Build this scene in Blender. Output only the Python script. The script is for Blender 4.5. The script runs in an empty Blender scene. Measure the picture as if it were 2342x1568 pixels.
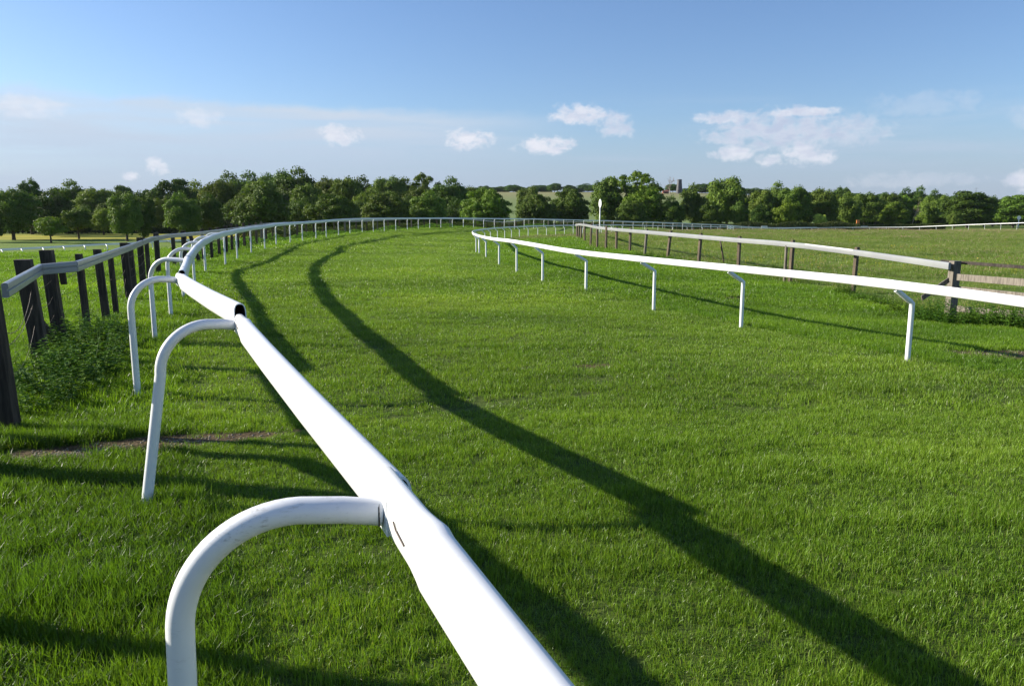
import bpy, math, random
import numpy as np
from mathutils import Vector
random.seed(7); rng = np.random.default_rng(7)
R = math.radians
scene = bpy.context.scene
COL = scene.collection
# ------------------------------------------------------------------ camera
EYE = 1.7; FOC = 1786.0; CX, CY = 1171.0, 784.0; PITCH = math.atan((CY-486.0)/FOC)
cam_d = bpy.data.cameras.new('camera'); cam = bpy.data.objects.new('camera', cam_d); COL.objects.link(cam)
cam.location = (0, 0, EYE); cam.rotation_euler = (R(90)-PITCH, 0, 0)
cam_d.sensor_width = 36; cam_d.lens = 36*FOC/2342.0
cam_d.clip_start = 0.05; cam_d.clip_end = 9000
scene.camera = cam
# ------------------------------------------------------------------ light
SUN_EL = 21.5; SUN_AZ = math.degrees(math.atan2(-0.978, 0.208))      # compass angle of the sun from +Y
sd = bpy.data.lights.new('sun', 'SUN'); sun = bpy.data.objects.new('sun', sd); COL.objects.link(sun)
sd.energy = 5.0; sd.angle = R(0.53); sd.color = (1.0, 0.93, 0.80)
sv = Vector((math.sin(R(SUN_AZ))*math.cos(R(SUN_EL)), math.cos(R(SUN_AZ))*math.cos(R(SUN_EL)), math.sin(R(SUN_EL))))
sun.rotation_euler = sv.to_track_quat('Z', 'Y').to_euler(); sun.location = (-30, 5, 20)
scene.view_settings.view_transform = 'Standard'; scene.view_settings.look = 'None'
scene.view_settings.exposure = 1.0; scene.view_settings.gamma = 1.0
scene.view_settings.use_curve_mapping = False
scene.cycles.max_bounces = 7; scene.cycles.transparent_max_bounces = 8
scene.cycles.use_denoising = True; scene.cycles.denoiser = 'OPENIMAGEDENOISE'; scene.cycles.denoising_input_passes = 'RGB_ALBEDO_NORMAL'; scene.cycles.denoising_prefilter = 'ACCURATE'

class NT:
    """small helper to write node trees as expressions"""
    def __init__(s, tree): s.t = tree; s.n = tree.nodes; s.l = tree.links
    def new(s, typ, **kw):
        n = s.n.new(typ)
        for k, v in kw.items(): setattr(n, k, v)
        return n
    def put(s, sock, v):
        if hasattr(v, 'links') or isinstance(v, bpy.types.NodeSocket): s.l.new(v, sock)
        else: sock.default_value = v
    def math(s, op, a, b=0.0, c=0.0, clamp=False):
        n = s.new('ShaderNodeMath', operation=op, use_clamp=clamp)
        s.put(n.inputs[0], a); s.put(n.inputs[1], b); s.put(n.inputs[2], c); return n.outputs[0]
    def mix(s, f, a, b, mode='MIX'):
        n = s.new('ShaderNodeMix', data_type='RGBA', blend_type=mode)
        s.put(n.inputs[0], f); s.put(n.inputs[6], a if not isinstance(a, tuple) else (*a, 1)[:4]); s.put(n.inputs[7], b if not isinstance(b, tuple) else (*b, 1)[:4]); return n.outputs[2]
    def noise(s, vec, scale, detail=4, rough=.55, dist=0.0):
        n = s.new('ShaderNodeTexNoise'); s.put(n.inputs['Vector'], vec); s.put(n.inputs['Scale'], scale)
        n.inputs['Detail'].default_value = detail; n.inputs['Roughness'].default_value = rough; n.inputs['Distortion'].default_value = dist
        return n.outputs['Fac']
    def step(s, v, a, b):
        n = s.new('ShaderNodeMapRange', interpolation_type='SMOOTHSTEP')
        s.put(n.inputs[0], v); s.put(n.inputs[1], a); s.put(n.inputs[2], b); return n.outputs[0]
    def vmul(s, v, xyz):
        n = s.new('ShaderNodeVectorMath', operation='MULTIPLY'); s.put(n.inputs[0], v); n.inputs[1].default_value = xyz; return n.outputs[0]
    def comb(s, x, y, z):
        n = s.new('ShaderNodeCombineXYZ'); s.put(n.inputs[0], x); s.put(n.inputs[1], y); s.put(n.inputs[2], z); return n.outputs[0]

# ------------------------------------------------------------------ sky with clouds
world = bpy.data.worlds.new('World'); scene.world = world; world.use_nodes = True
W = NT(world.node_tree); bg = W.n['Background']
sky = W.new('ShaderNodeTexSky', sky_type='NISHITA', sun_disc=False)
sky.sun_elevation = R(SUN_EL); sky.sun_rotation = R(SUN_AZ); sky.air_density = 1.0; sky.dust_density = 0.6; sky.ozone_density = 3.0
bg.inputs[1].default_value = 0.069
tc = W.new('ShaderNodeTexCoord'); sep = W.new('ShaderNodeSeparateXYZ'); W.l.new(tc.outputs['Generated'], sep.inputs[0])
AZ = W.math('MULTIPLY', W.math('ARCTAN2', sep.outputs[0], sep.outputs[1]), 57.29578)
EL = W.math('MULTIPLY', W.math('ARCSINE', sep.outputs[2]), 57.29578)
P2 = W.comb(AZ, EL, 0.0)
n_big = W.noise(W.vmul(P2, (0.28, 0.55, 1)), 1.0, 6, .6)
n_fine = W.noise(W.vmul(P2, (1.0, 1.3, 1)), 1.0, 6, .62, .3)
n_str = W.noise(W.vmul(P2, (0.06, 0.75, 1)), 1.0, 5, .55, .4)
skyc = W.mix(1.0, sky.outputs[0], (0.94, 1.02, 1.20), 'MULTIPLY')
# thin veil of high cloud low on the left, streaks elsewhere
veil_top = W.math('ADD', W.math('MULTIPLY', AZ, -0.014), 7.0)
veil = W.step(W.math('SUBTRACT', W.math('ADD', veil_top, W.math('MULTIPLY', W.math('SUBTRACT', n_big, .5), 1.6)), EL), -0.25, .55)
veil = W.math('MULTIPLY', W.math('MULTIPLY', veil, W.math('ADD', .62, W.math('MULTIPLY', W.step(EL, 2.5, 6.5), .45))), W.step(AZ, 7.0, -9.0))
veil = W.math('MULTIPLY', veil, W.math('ADD', W.math('MULTIPLY', W.step(n_str, .30, .68), 0.55), 0.42))
streak = W.math('MULTIPLY', W.step(n_str, .46, .72), W.math('MULTIPLY', W.step(EL, 8.5, 5.0), 0.40))
lowhaze = W.math('MULTIPLY', W.step(EL, 7.5, 1.0), 0.66)
base = W.mix(W.math('MAXIMUM', veil, streak), skyc, (4.45, 5.1, 6.0))
base = W.mix(lowhaze, base, (2.85, 3.55, 5.0))
# cumulus: azimuth, elevation, half width, half height, strength, greyness
CLOUDS = [(-31.0, 6.2, 2.2, .85, .5, .1), (-21.2, 6.1, 1.4, .85, .5, .1), (-12.2, 5.2, 1.5, .85, .8, .15), (-3.1, 5.0, 1.8, .80, 1.0, .15),
          (2.5, 4.6, 2.1, .75, 1.0, .2), (5.0, 6.7, 2.4, .85, .9, .3), (7.4, 5.9, 1.3, 1.0, .75, .65), (18.6, 5.3, 5.2, 1.5, .80, .85), (15.0, 6.3, 2.3, .55, .8, .4), (19.5, 6.5, 3.0, .40, .9, 0.0),
          (15.4, 3.9, 1.5, .75, .9, .25), (20.2, 3.8, 1.7, 1.0, .9, .35), (17.7, 3.5, 1.1, .5, .8, .3), (22.6, 5.2, 2.6, 1.3, .5, 1.0),
          (27.0, 6.6, 3.6, .9, .20, 1.0), (33.0, 5.6, 1.6, .9, .25, 1.0), (33.0, 1.9, 1.2, .85, .8, .3), (26.5, 2.0, 4.0, .6, .25, .8), (-23.9, 2.9, .7, .7, .75, .1), (-25.6, 2.3, .6, .35, .8, .1)]
white = None; grey = None
for a0, e0, ra, re, st, gr in CLOUDS:
    da = W.math('MULTIPLY', W.math('SUBTRACT', AZ, a0), 1/ra); de = W.math('MULTIPLY', W.math('SUBTRACT', EL, e0), 1/re)
    de = W.math('MAXIMUM', de, W.math('MULTIPLY', de, -1.35))
    d = W.math('ADD', W.math('MULTIPLY', da, da), W.math('MULTIPLY', de, de))
    d = W.math('ADD', d, W.math('MULTIPLY', W.math('SUBTRACT', n_fine, .5), 4.2))
    m = W.math('MULTIPLY', W.step(d, 1.35, -.15), st)
    g = W.math('MULTIPLY', m, gr)
    white = m if white is None else W.math('MAXIMUM', white, m)
    grey = g if grey is None else W.math('MAXIMUM', grey, g)
n_sh = W.noise(W.vmul(P2, (.8, 1.6, 1)), 1.0, 4, .5)
ccol = W.mix(W.math('MULTIPLY', W.math('ADD', grey, W.math('MULTIPLY', W.step(n_sh, .42, .62), .35)), .95, clamp=True), (6.3, 6.4, 6.9), (4.0, 4.4, 5.6))
W.l.new(W.mix(white, base, ccol), bg.inputs[0])

# ------------------------------------------------------------------ surveying: a measured image point plus a height or a depth gives a place
def ray(x, y):
    u = (x-CX)/FOC; v = -(y-CY)/FOC; c, s = math.cos(PITCH), math.sin(PITCH)
    return np.array([u, c+v*s, -s+v*c])
def at_z(x, y, z=0.0):
    d = ray(x, y); return np.array([0, 0, EYE])+d*((z-EYE)/d[2])
def at_y(x, y, Y):
    d = ray(x, y); return np.array([0, 0, EYE])+d*(Y/d[1])
def lateral(px, Y): return (px-CX)/FOC*Y           # sideways distance at depth Y (near the horizon line)

# ------------------------------------------------------------------ terrain height
CTRL = [(0, 0, 0), (-3, -20, 0), (20, -20, 0), (-20, -20, -.2), (-5, 5, 0), (5, 8, 0), (-10, 25, 0), (0, 20, 0), (2, 17, 0), (-12, 50, 0), (-10.5, 70, 0), (-5, 89, 0), (-3, 10, 0),
        (-1.9, 40, -.36), (-2.1, 46, -.5), (.66, 74, -.85), (6.9, 89, -.87), (4.4, 113, -.3), (18, 141, -.84), (28.5, 155, -1.27), (47, 179, -2.17),
        (12, 105, -1.1), (17.7, 127, -1.4), (29, 143, -1.85), (11.3, 15.5, -.3), (8.7, 15.5, -.3), (8.7, 19.8, -.25), (5.7, 28, 0), (4.3, 36, 0), (4.3, 50, 0),
        (14, 66, -.12), (27, 84, -.28), (60, 84, -.30), (20, 40, 0), (45, 50, 0), (90, 84, -.35), (28, 65, -.05), (50, 66, -.08), (60, 20, 0), (30, 10, -.2), (20, 84, -.25), (10, 70, -.2),
        (29, 148, -1.9), (45, 164, -2.6), (58, 172, -2.9), (72, 179, -2.95), (80, 177, -2.9), (90, 170, -2.45), (98, 161, -2.0), (103, 154, -1.75), (120, 150, -1.7), (60, 220, -3.6), (110, 210, -3.3), (140, 260, -3.9), (0, 130, -.9), (0, 200, -3.4), (30, 260, -3.9),
        (-15, 25, -.05), (-14, 15, -.05), (-26, 39.5, -.48), (-19, 44, -.45), (-17, 55, -.5), (-29.5, 45, -1.35), (-24.7, 50, -1.35), (-23, 58, -1.35), (-21.6, 63, -1.45), (-19.3, 70, -1.5),
        (-30, 20, -.2), (-20, 90, -2.4), (-12, 110, -1.8), (-40, 80, -3.0), (-60, 120, -4.3), (-60, 45, -2.2), (-30, 150, -4.4), (-100, 180, -4.6), (0, 300, -4.3), (-120, 300, -4.6)]
CTRL = np.array(CTRL, float)
# the turf is banked: it drops away from the outer rail towards the inside of the bend
BANK = [(-7.5, 32.4, -.07), (-8.3, 39, -.13), (-8.7, 43, -.15), (-8.8, 49.8, -.18), (-8.8, 55, -.20), (-8.9, 60, -.21), (-8.1, 66, -.24), (-7.5, 70, -.25), (-6.6, 74.5, -.28), (-5.5, 78.6, -.29), (-4.6, 81.1, -.30), (-3.2, 84.5, -.31), (-2.0, 86.5, -.32), (-.5, 89, -.34), (1.2, 91, -.38),
        (-10.9, 32.9, 0), (-11.9, 39.7, 0), (-12.3, 43.7, 0), (-12.7, 55, 0), (-12.7, 61.6, 0), (-12.1, 66, 0), (-11.1, 72, 0), (-10.2, 77, 0), (-8.7, 81.5, 0), (-7, 85, 0)]
CTRL = np.vstack([CTRL, BANK])
for (x, y) in [(-200, 100), (-200, 0), (-250, 300), (250, 100), (250, 300), (0, 400), (200, 400), (-200, 400), (150, 0), (0, -60), (-150, -60), (150, -60)]:
    z = -4.4 if y > 90 or x < -150 else (-1.5 if abs(x) > 100 else 0)
    CTRL = np.vstack([CTRL, (x, y, z)])
_r = lambda a, b: np.sqrt(((a[:, None, :]-b[None, :, :])**2).sum(-1)+9.0)
_A = _r(CTRL[:, :2], CTRL[:, :2])
_n = len(CTRL); _M = np.zeros((_n+1, _n+1)); _M[:_n, :_n] = _A; _M[_n, :_n] = 1; _M[:_n, _n] = 1
_w = np.linalg.solve(_M, np.append(CTRL[:, 2], 0))
def sstep(v, a, b):
    t = np.clip((v-a)/(b-a), 0, 1); return t*t*(3-2*t)
def vnoise(x, y, seed=0):
    xi = np.floor(x).astype(np.int64); yi = np.floor(y).astype(np.int64); fx = x-xi; fy = y-yi
    fx = fx*fx*(3-2*fx); fy = fy*fy*(3-2*fy)
    def h(a, b):
        n = (a*374761393+b*668265263+seed*982451653) & 0x7fffffff
        n = ((n ^ (n >> 13))*1274126177) & 0x7fffffff
        return ((n ^ (n >> 16)) & 0xffff)/65535.0
    return (h(xi, yi)*(1-fx)+h(xi+1, yi)*fx)*(1-fy)+(h(xi, yi+1)*(1-fx)+h(xi+1, yi+1)*fx)*fy
def terrain(x, y):
    x = np.atleast_1d(np.asarray(x, float)); y = np.atleast_1d(np.asarray(y, float)); out = np.zeros(x.shape)
    xf, yf = x.ravel(), y.ravel(); o = np.zeros(xf.shape)
    for i in range(0, len(xf), 20000):
        p = np.stack([np.clip(xf[i:i+20000], -250, 250), np.clip(yf[i:i+20000], -60, 400)], 1)
        o[i:i+20000] = _r(p, CTRL[:, :2])@_w[:_n]+_w[_n]
    far = sstep(yf, 330, 430)
    hill = -4.2+(yf-400)/500*(29-sstep(xf, 150, 520)*13-sstep(-xf, 60, 500)*6)*np.clip((yf-400)/300, 0, 1)**.4
    hill = np.where(yf < 400, -4.2, np.where(yf > 900, -4.2+(29-sstep(xf, 150, 520)*13-sstep(-xf, 60, 500)*6)-(yf-900)*.02, hill))
    o = o*(1-far)+hill*far
    d = np.hypot(xf, yf)
    o += (vnoise(xf*1.1, yf*1.1, 1)-.5)*.03*sstep(d, 0, 3)+(vnoise(xf*.35, yf*.35, 2)-.5)*.05*sstep(d, 2, 9)
    return o.reshape(x.shape)
def gz(x, y): return float(terrain(x, y)[0])

# ------------------------------------------------------------------ object helpers
class MB:
    def __init__(s): s.v = []; s.f = []
    def box(s, c, size, rz=0.0, tilt=None):
        hx, hy, hz = size[0]/2, size[1]/2, size[2]/2; b = len(s.v); cr, sr = math.cos(rz), math.sin(rz)
        for z in (-hz, hz):
            for x, y in ((-hx, -hy), (hx, -hy), (hx, hy), (-hx, hy)):
                px, py, pz = x*cr-y*sr, x*sr+y*cr, z
                if tilt: px += tilt[0]*(z+hz); py += tilt[1]*(z+hz)
                s.v.append((c[0]+px, c[1]+py, c[2]+pz))
        s.f += [(b, b+3, b+2, b+1), (b+4, b+5, b+6, b+7), (b, b+1, b+5, b+4), (b+1, b+2, b+6, b+5), (b+2, b+3, b+7, b+6), (b+3, b, b+4, b+7)]
        return s
    def tube(s, path, rad, n=10, cap=True):
        path = [np.array(p, float) for p in path]; b = len(s.v); N = len(path)
        rads = rad if hasattr(rad, '__len__') else [rad]*N
        t0 = path[1]-path[0]; t0 /= np.linalg.norm(t0)
        u = np.cross(t0, (0, 1, 0.3)); u /= np.linalg.norm(u)
        for i, p in enumerate(path):
            t = path[min(i+1, N-1)]-path[max(i-1, 0)]; t = t/np.linalg.norm(t)
            u = u-t*np.dot(u, t); u /= np.linalg.norm(u); w = np.cross(t, u)
            for k in range(n):
                a = 2*math.pi*k/n; s.v.append(tuple(p+rads[i]*(u*math.cos(a)+w*math.sin(a))))
        for i in range(N-1):
            for k in range(n):
                a = b+i*n+k; c = b+i*n+(k+1) % n; s.f.append((a, c, c+n, a+n))
        if cap: s.f.append(tuple(b+k for k in range(n))[::-1]); s.f.append(tuple(b+(N-1)*n+k for k in range(n)))
        return s
    def sweep(s, path, prof, scales=None, cap0=True, cap1=True, flip=False):
        """prof: list of (side, up)"""
        path = [np.array(p, float) for p in path]; b = len(s.v); N = len(path); n = len(prof)
        for i, p in enumerate(path):
            t = path[min(i+1, N-1)]-path[max(i-1, 0)]; t = t/np.linalg.norm(t)
            side = np.cross(t, (0, 0, 1)); side /= np.linalg.norm(side); up = np.cross(side, t)
            sc = scales[i] if scales else (1, 1)
            for (a, c) in prof: s.v.append(tuple(p+side*a*sc[0]+up*c*sc[1]))
        for i in range(N-1):
            for k in range(n):
                a = b+i*n+k; c = b+i*n+(k+1) % n; q = (a, c, c+n, a+n); s.f.append(q[::-1] if flip else q)
        if cap0: s.f.append(tuple(b+k for k in range(n))[::-1])
        if cap1: s.f.append(tuple(b+(N-1)*n+k for k in range(n)))
        return s
    def build(s, name, mat, parent=None, smooth=False, bevel=0.0, origin=None):
        me = bpy.data.meshes.new(name)
        v = np.array(s.v, float)
        if origin is not None: v = v-np.array(origin, float)
        me.from_pydata([tuple(q) for q in v], [], s.f); me.update()
        if smooth: me.shade_smooth()
        me.materials.append(mat)
        o = bpy.data.objects.new(name, me); COL.objects.link(o)
        if origin is not None and parent is None: o.location = origin
        if parent is not None: o.parent = parent
        if bevel:
            m = o.modifiers.new('bevel', 'BEVEL'); m.width = bevel; m.segments = 2; m.limit_method = 'ANGLE'
        return o
def smooth_angle(o, deg=40):
    me = o.data
    me.shade_smooth()
    try: me.set_sharp_from_angle(angle=R(deg))
    except Exception: pass
def tag(o, label=None, cat=None, group=None, kind=None):
    if label: o['label'] = label
    if cat: o['category'] = cat
    if group: o['group'] = group
    if kind: o['kind'] = kind
    return o
def empty(name, loc=(0, 0, 0), rz=0.0):
    o = bpy.data.objects.new(name, None); COL.objects.link(o); o.location = loc; o.rotation_euler = (0, 0, rz); o.empty_display_size = .2; return o
def copy_tree(o, parent=None):
    c = o.copy(); COL.objects.link(c); c.parent = parent
    for ch in list(o.children): copy_tree(ch, c)
    return c
def superellipse(w, h, n=20, p=3.0):
    out = []
    for k in range(n):
        a = 2*math.pi*k/n; c, s_ = math.cos(a), math.sin(a)
        out.append((w/2*math.copysign(abs(c)**(2/p), c), h/2*math.copysign(abs(s_)**(2/p), s_)))
    return out

# ------------------------------------------------------------------ materials
def mat_new(name):
    m = bpy.data.materials.new(name); m.use_nodes = True; t = NT(m.node_tree); return m, t, t.n['Principled BSDF']
def simple(name, col, rough=.6, metal=0.0, var=.0, scale=8.0, col2=None, bump=0.0, spec=.5, stretch=(1, 1, 1)):
    m, t, b = mat_new(name)
    b.inputs['Roughness'].default_value = rough; b.inputs['Metallic'].default_value = metal; b.inputs['Specular IOR Level'].default_value = spec
    if var or col2 or bump:
        c = t.new('ShaderNodeTexCoord'); v = t.vmul(c.outputs['Object'], stretch)
        f = t.noise(v, scale, 6, .6)
        c2 = col2 or tuple(q*(1-var) for q in col)
        t.l.new(t.mix(t.step(f, .35, .68), col, c2), b.inputs['Base Color'])
        if bump:
            bn = t.new('ShaderNodeBump'); bn.inputs['Strength'].default_value = bump; bn.inputs['Distance'].default_value = .01
            t.l.new(f, bn.inputs['Height']); t.l.new(bn.outputs[0], b.inputs['Normal'])
    else: b.inputs['Base Color'].default_value = (*col, 1)
    return m
def plastic(name, col, dirt=.5):
    m, t, b = mat_new(name); c = t.new('ShaderNodeTexCoord')
    f = t.noise(c.outputs['Object'], 3.2, 8, .65); f2 = t.noise(t.vmul(c.outputs['Object'], (1, 1, 3)), 38, 5, .7)
    k = t.math('MULTIPLY', t.math('MULTIPLY', t.step(f, .46, .68), t.step(f2, .52, .72)), dirt)
    col_o = t.mix(k, col, (.16, .14, .10))
    k2 = t.math('MULTIPLY', t.step(t.noise(c.outputs['Object'], 1.1, 3), .4, .7), .10)
    t.l.new(t.mix(k2, col_o, (.55, .58, .50)), b.inputs['Base Color'])
    b.inputs['Roughness'].default_value = .32; b.inputs['Specular IOR Level'].default_value = .45
    t.l.new(t.math('ADD', t.math('MULTIPLY', f, .25), .2), b.inputs['Roughness'])
    return m
M = {}
M['white'] = plastic('white_plastic', (.80, .80, .79))
M['leg'] = plastic('white_leg_plastic', (.76, .77, .78), .7)
M['greyrail'] = plastic('grey_plastic', (.26, .27, .27), 1.0)
M['joint_shade'] = simple('dark_joint_shade', (.05, .05, .05), .8)
M['inside'] = simple('tube_inside_shade', (.035, .035, .035), .9)  # inner faces of the white tube coloured near black in place of shade
M['wood_dark'] = simple('weathered_dark_wood', (.020, .015, .011), .9, col2=(.060, .048, .037), scale=9, bump=.6, stretch=(3, 3, .35))
M['wood_grey'] = simple('silvery_wood', (.20, .175, .14), .85, col2=(.09, .075, .06), scale=9, bump=.5, stretch=(3, 3, .4))
M['wood_brown'] = simple('brown_wood', (.13, .095, .06), .85, col2=(.065, .048, .032), scale=9, bump=.5, stretch=(3, 3, .4))
M['wire'] = simple('rusty_wire', (.09, .07, .055), .6, .5)
M['bolt'] = simple('rusty_bolt', (.06, .045, .04), .6, .4)
M['paint'] = simple('white_paint', (.82, .82, .80), .45)
M['black'] = simple('black_paint', (.03, .03, .03), .6)
M['orange'] = simple('orange_paint', (.62, .20, .05), .6, var=.3)
M['tar'] = simple('tarred_brick', (.028, .03, .036), .6, col2=(.05, .05, .058), scale=.8)
M['brick'] = simple('red_brick', (.20, .06, .035), .85, var=.4, scale=.8)
M['rooftile'] = simple('red_roof_tile', (.22, .075, .05), .8, var=.3, scale=1)
M['render'] = simple('white_render', (.62, .60, .55), .8, var=.1)
M['glass'] = simple('window_glass', (.02, .025, .03), .1)
M['steel'] = simple('galvanised_steel', (.20, .22, .24), .6, .3)
M['bark'] = simple('bark', (.05, .038, .027), .95, col2=(.09, .075, .055), scale=3, bump=.8, stretch=(2, 2, .5))
M['bark_pale'] = simple('pale_dead_bark', (.27, .21, .17), .9, var=.4, scale=2)
M['stone'] = simple('stone', (.30, .26, .20), .9, var=.4, scale=30)

def foliage_mat(name, c1, c2, c3, trans=.32, rough=.5, scale=.55, fine=3.0):
    m, t, b = mat_new(name)
    g = t.new('ShaderNodeNewGeometry'); oi = t.new('ShaderNodeObjectInfo')
    f = t.noise(g.outputs['Position'], scale, 4, .6); f2 = t.noise(g.outputs['Position'], fine, 3, .6)
    col = t.mix(t.step(f, .35, .65), c1, c2)
    col = t.mix(t.math('MULTIPLY', t.step(f2, .45, .75), .65), col, c3)
    hs = t.new('ShaderNodeHueSaturation'); t.l.new(col, hs.inputs['Color'])
    t.l.new(t.math('ADD', t.math('MULTIPLY', oi.outputs['Random'], .022), .489), hs.inputs['Hue'])
    t.l.new(t.math('ADD', t.math('MULTIPLY', t.math('FRACT', t.math('MULTIPLY', oi.outputs['Random'], 7.31)), .5), .75), hs.inputs['Value'])
    tint = t.mix(1.0, hs.outputs[0], oi.outputs['Color'], 'MULTIPLY')
    t.l.new(tint, b.inputs['Base Color']); b.inputs['Roughness'].default_value = rough+.1; b.inputs['Specular IOR Level'].default_value = .14
    tr = t.new('ShaderNodeBsdfTranslucent')
    t.l.new(t.mix(1.0, tint, (1.15, 1.2, .5), 'MULTIPLY'), tr.inputs['Color'])
    mx = t.new('ShaderNodeMixShader'); mx.inputs[0].default_value = trans
    t.l.new(b.outputs[0], mx.inputs[1]); t.l.new(tr.outputs[0], mx.inputs[2]); t.l.new(mx.outputs[0], t.n['Material Output'].inputs[0])
    return m
M['leaf'] = foliage_mat('tree_leaves', (.070, .125, .016), (.135, .195, .026), (.092, .155, .026), .24)
M['nettle'] = foliage_mat('weed_leaves', (.06, .135, .014), (.10, .19, .022), (.13, .21, .03), .3, .45, 3, 14)
M['hedge'] = foliage_mat('hedge_leaves', (.055, .085, .022), (.10, .125, .035), (.12, .12, .045), .25, .6, .25, 1.2)

M['hedge_dark'] = foliage_mat('scrub_leaves', (.028, .050, .012), (.050, .078, .018), (.04, .065, .018), .25, .6, .25, 1.2)
def grass_mat(name, c_lo, c_hi, c_dry, dry=.25, rough=.42, trans=.38, patch=.45, spec=.45):
    m, t, b = mat_new(name)
    g = t.new('ShaderNodeNewGeometry'); oi = t.new('ShaderNodeObjectInfo'); at = t.new('ShaderNodeAttribute', attribute_name='blade')
    rnd = at.outputs['Fac']
    f0 = t.noise(t.vmul(g.outputs['Position'], (.35, .9, 1)), .42, 4, .6, .5)
    f = t.noise(g.outputs['Position'], patch, 5, .6); f2 = t.noise(g.outputs['Position'], 3.1, 4, .6)
    k = t.math('ADD', t.math('MULTIPLY', t.step(f, .34, .66), .55), t.math('MULTIPLY', f2, .45))
    col = t.mix(k, c_lo, c_hi)
    col = t.mix(t.math('MULTIPLY', t.step(rnd, 1-dry, 1.0), .75), col, c_dry)
    col = t.mix(t.math('MULTIPLY', t.step(f0, .40, .70), .55), col, tuple(q*.55 for q in c_lo)); col = t.mix(t.math('MULTIPLY', t.step(f0, .48, .25), .35), col, (c_hi[0]*1.35, c_hi[1]*1.08, c_hi[2]*1.6))
    v = t.new('ShaderNodeHueSaturation'); t.l.new(col, v.inputs['Color'])
    t.l.new(t.math('ADD', t.math('MULTIPLY', t.math('FRACT', t.math('MULTIPLY', rnd, 13.7)), .6), .7), v.inputs['Value'])
    c = v.outputs[0]
    t.l.new(c, b.inputs['Base Color']); b.inputs['Roughness'].default_value = rough; b.inputs['Specular IOR Level'].default_value = spec
    tr = t.new('ShaderNodeBsdfTranslucent'); t.l.new(t.mix(1.0, c, (1.25, 1.25, .5), 'MULTIPLY'), tr.inputs['Color'])
    mx = t.new('ShaderNodeMixShader'); mx.inputs[0].default_value = trans
    t.l.new(b.outputs[0], mx.inputs[1]); t.l.new(tr.outputs[0], mx.inputs[2]); t.l.new(mx.outputs[0], t.n['Material Output'].inputs[0])
    return m
M['lawn'] = grass_mat('turf_blades', (.112, .215, .014), (.215, .345, .028), (.30, .28, .11), .18)
M['lush'] = grass_mat('lush_blades', (.064, .142, .011), (.132, .228, .017), (.28, .29, .09), .10, trans=.48)
M['verge'] = grass_mat('verge_blades', (.095, .205, .011), (.185, .315, .020), (.28, .29, .09), .10, trans=.48)
M['meadow'] = grass_mat('meadow_blades', (.12, .200, .028), (.20, .275, .045), (.36, .30, .15), .10, trans=.45)
M['seed'] = simple('grass_seed_heads', (.30, .20, .13), .8, var=.3)
M['petal'] = simple('buttercup_petals', (.80, .60, .02), .5)
M['white_petal'] = simple('daisy_petals', (.8, .8, .75), .6)

# ------------------------------------------------------------------ layout curves
RAIL_PX = [(424.5, 597), (442, 573.5), (453, 555), (476, 544.5), (493, 538), (509, 535), (540, 528), (571, 521.6), (599, 518), (627, 514.5), (660, 511.5), (692, 509.5), (720, 507.5), (745, 505.5),
           (774, 503), (803, 501.3), (829, 500.7), (854, 500.2), (908, 499.7), (1010, 499.3), (1084, 499.8), (1153, 500.5), (1219, 501), (1331, 503.5), (1443, 507), (1558, 510.5), (1646, 514.5)]
feet_px = [(335, 1160), (315, 902), (357, 778), (399.5, 718.5), (431, 678), (454, 643), (483, 622), (516, 607.6), (543, 593), (575, 580), (606, 572.8), (632, 564), (664, 557), (692, 552), (723, 547.5)]
OF = [at_z(x, y, 0)[:2] for x, y in feet_px]
DEP = ([750, 778, 832, 882, 934, 985, 1036, 1084, 1131, 1153, 1243, 1400, 1500, 1643], [53, 58.4, 65, 70.7, 77, 82, 86.5, 90.5, 94.5, 97, 113, 141, 155, 179])
for px in [750, 778, 804, 832, 857, 882, 908, 934, 959, 985, 1010, 1036, 1061, 1084, 1107, 1131, 1153.5, 1176.6, 1198.5, 1220, 1243, 1266, 1287.6, 1310, 1333, 1355, 1378.5, 1400, 1422, 1445, 1467, 1490, 1512, 1535, 1557, 1578.5, 1600, 1621, 1642]:
    Y = float(np.interp(px, *DEP)); OF.append(np.array([lateral(px, Y), Y]))
far_run = [(1665, 185), (1690, 191), (1715, 197), (1745, 204), (1775, 211), (1810, 219), (1850, 229), (1890, 239), (1930, 250), (1975, 262)]
for px, Y in far_run: OF.append(np.array([lateral(px, Y), Y]))
LEG1 = np.array([-.765, 1.62])                      # the nearest leg stands just under the picture edge
OF = [np.array([.55, -1.2]), LEG1] + OF
OF = np.array(OF)
for _i, _q in enumerate([(424.5, 597, 1.07), (440.5, 573.5, 1.085), (456, 556, 1.10), (476, 544.5, 1.115), (492, 538, 1.09)]):
    OF[_i+4] = .5*OF[_i+4]+.5*(at_z(*_q)[:2]-np.array([.43, .13]))
def normals(P):
    T = np.gradient(P, axis=0); T /= np.linalg.norm(T, axis=1)[:, None]; return np.stack([T[:, 1], -T[:, 0]], 1)   # to the right of travel
NO = normals(OF)
x_outer = lambda y: np.interp(y, OF[:, 1], OF[:, 0])
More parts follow.
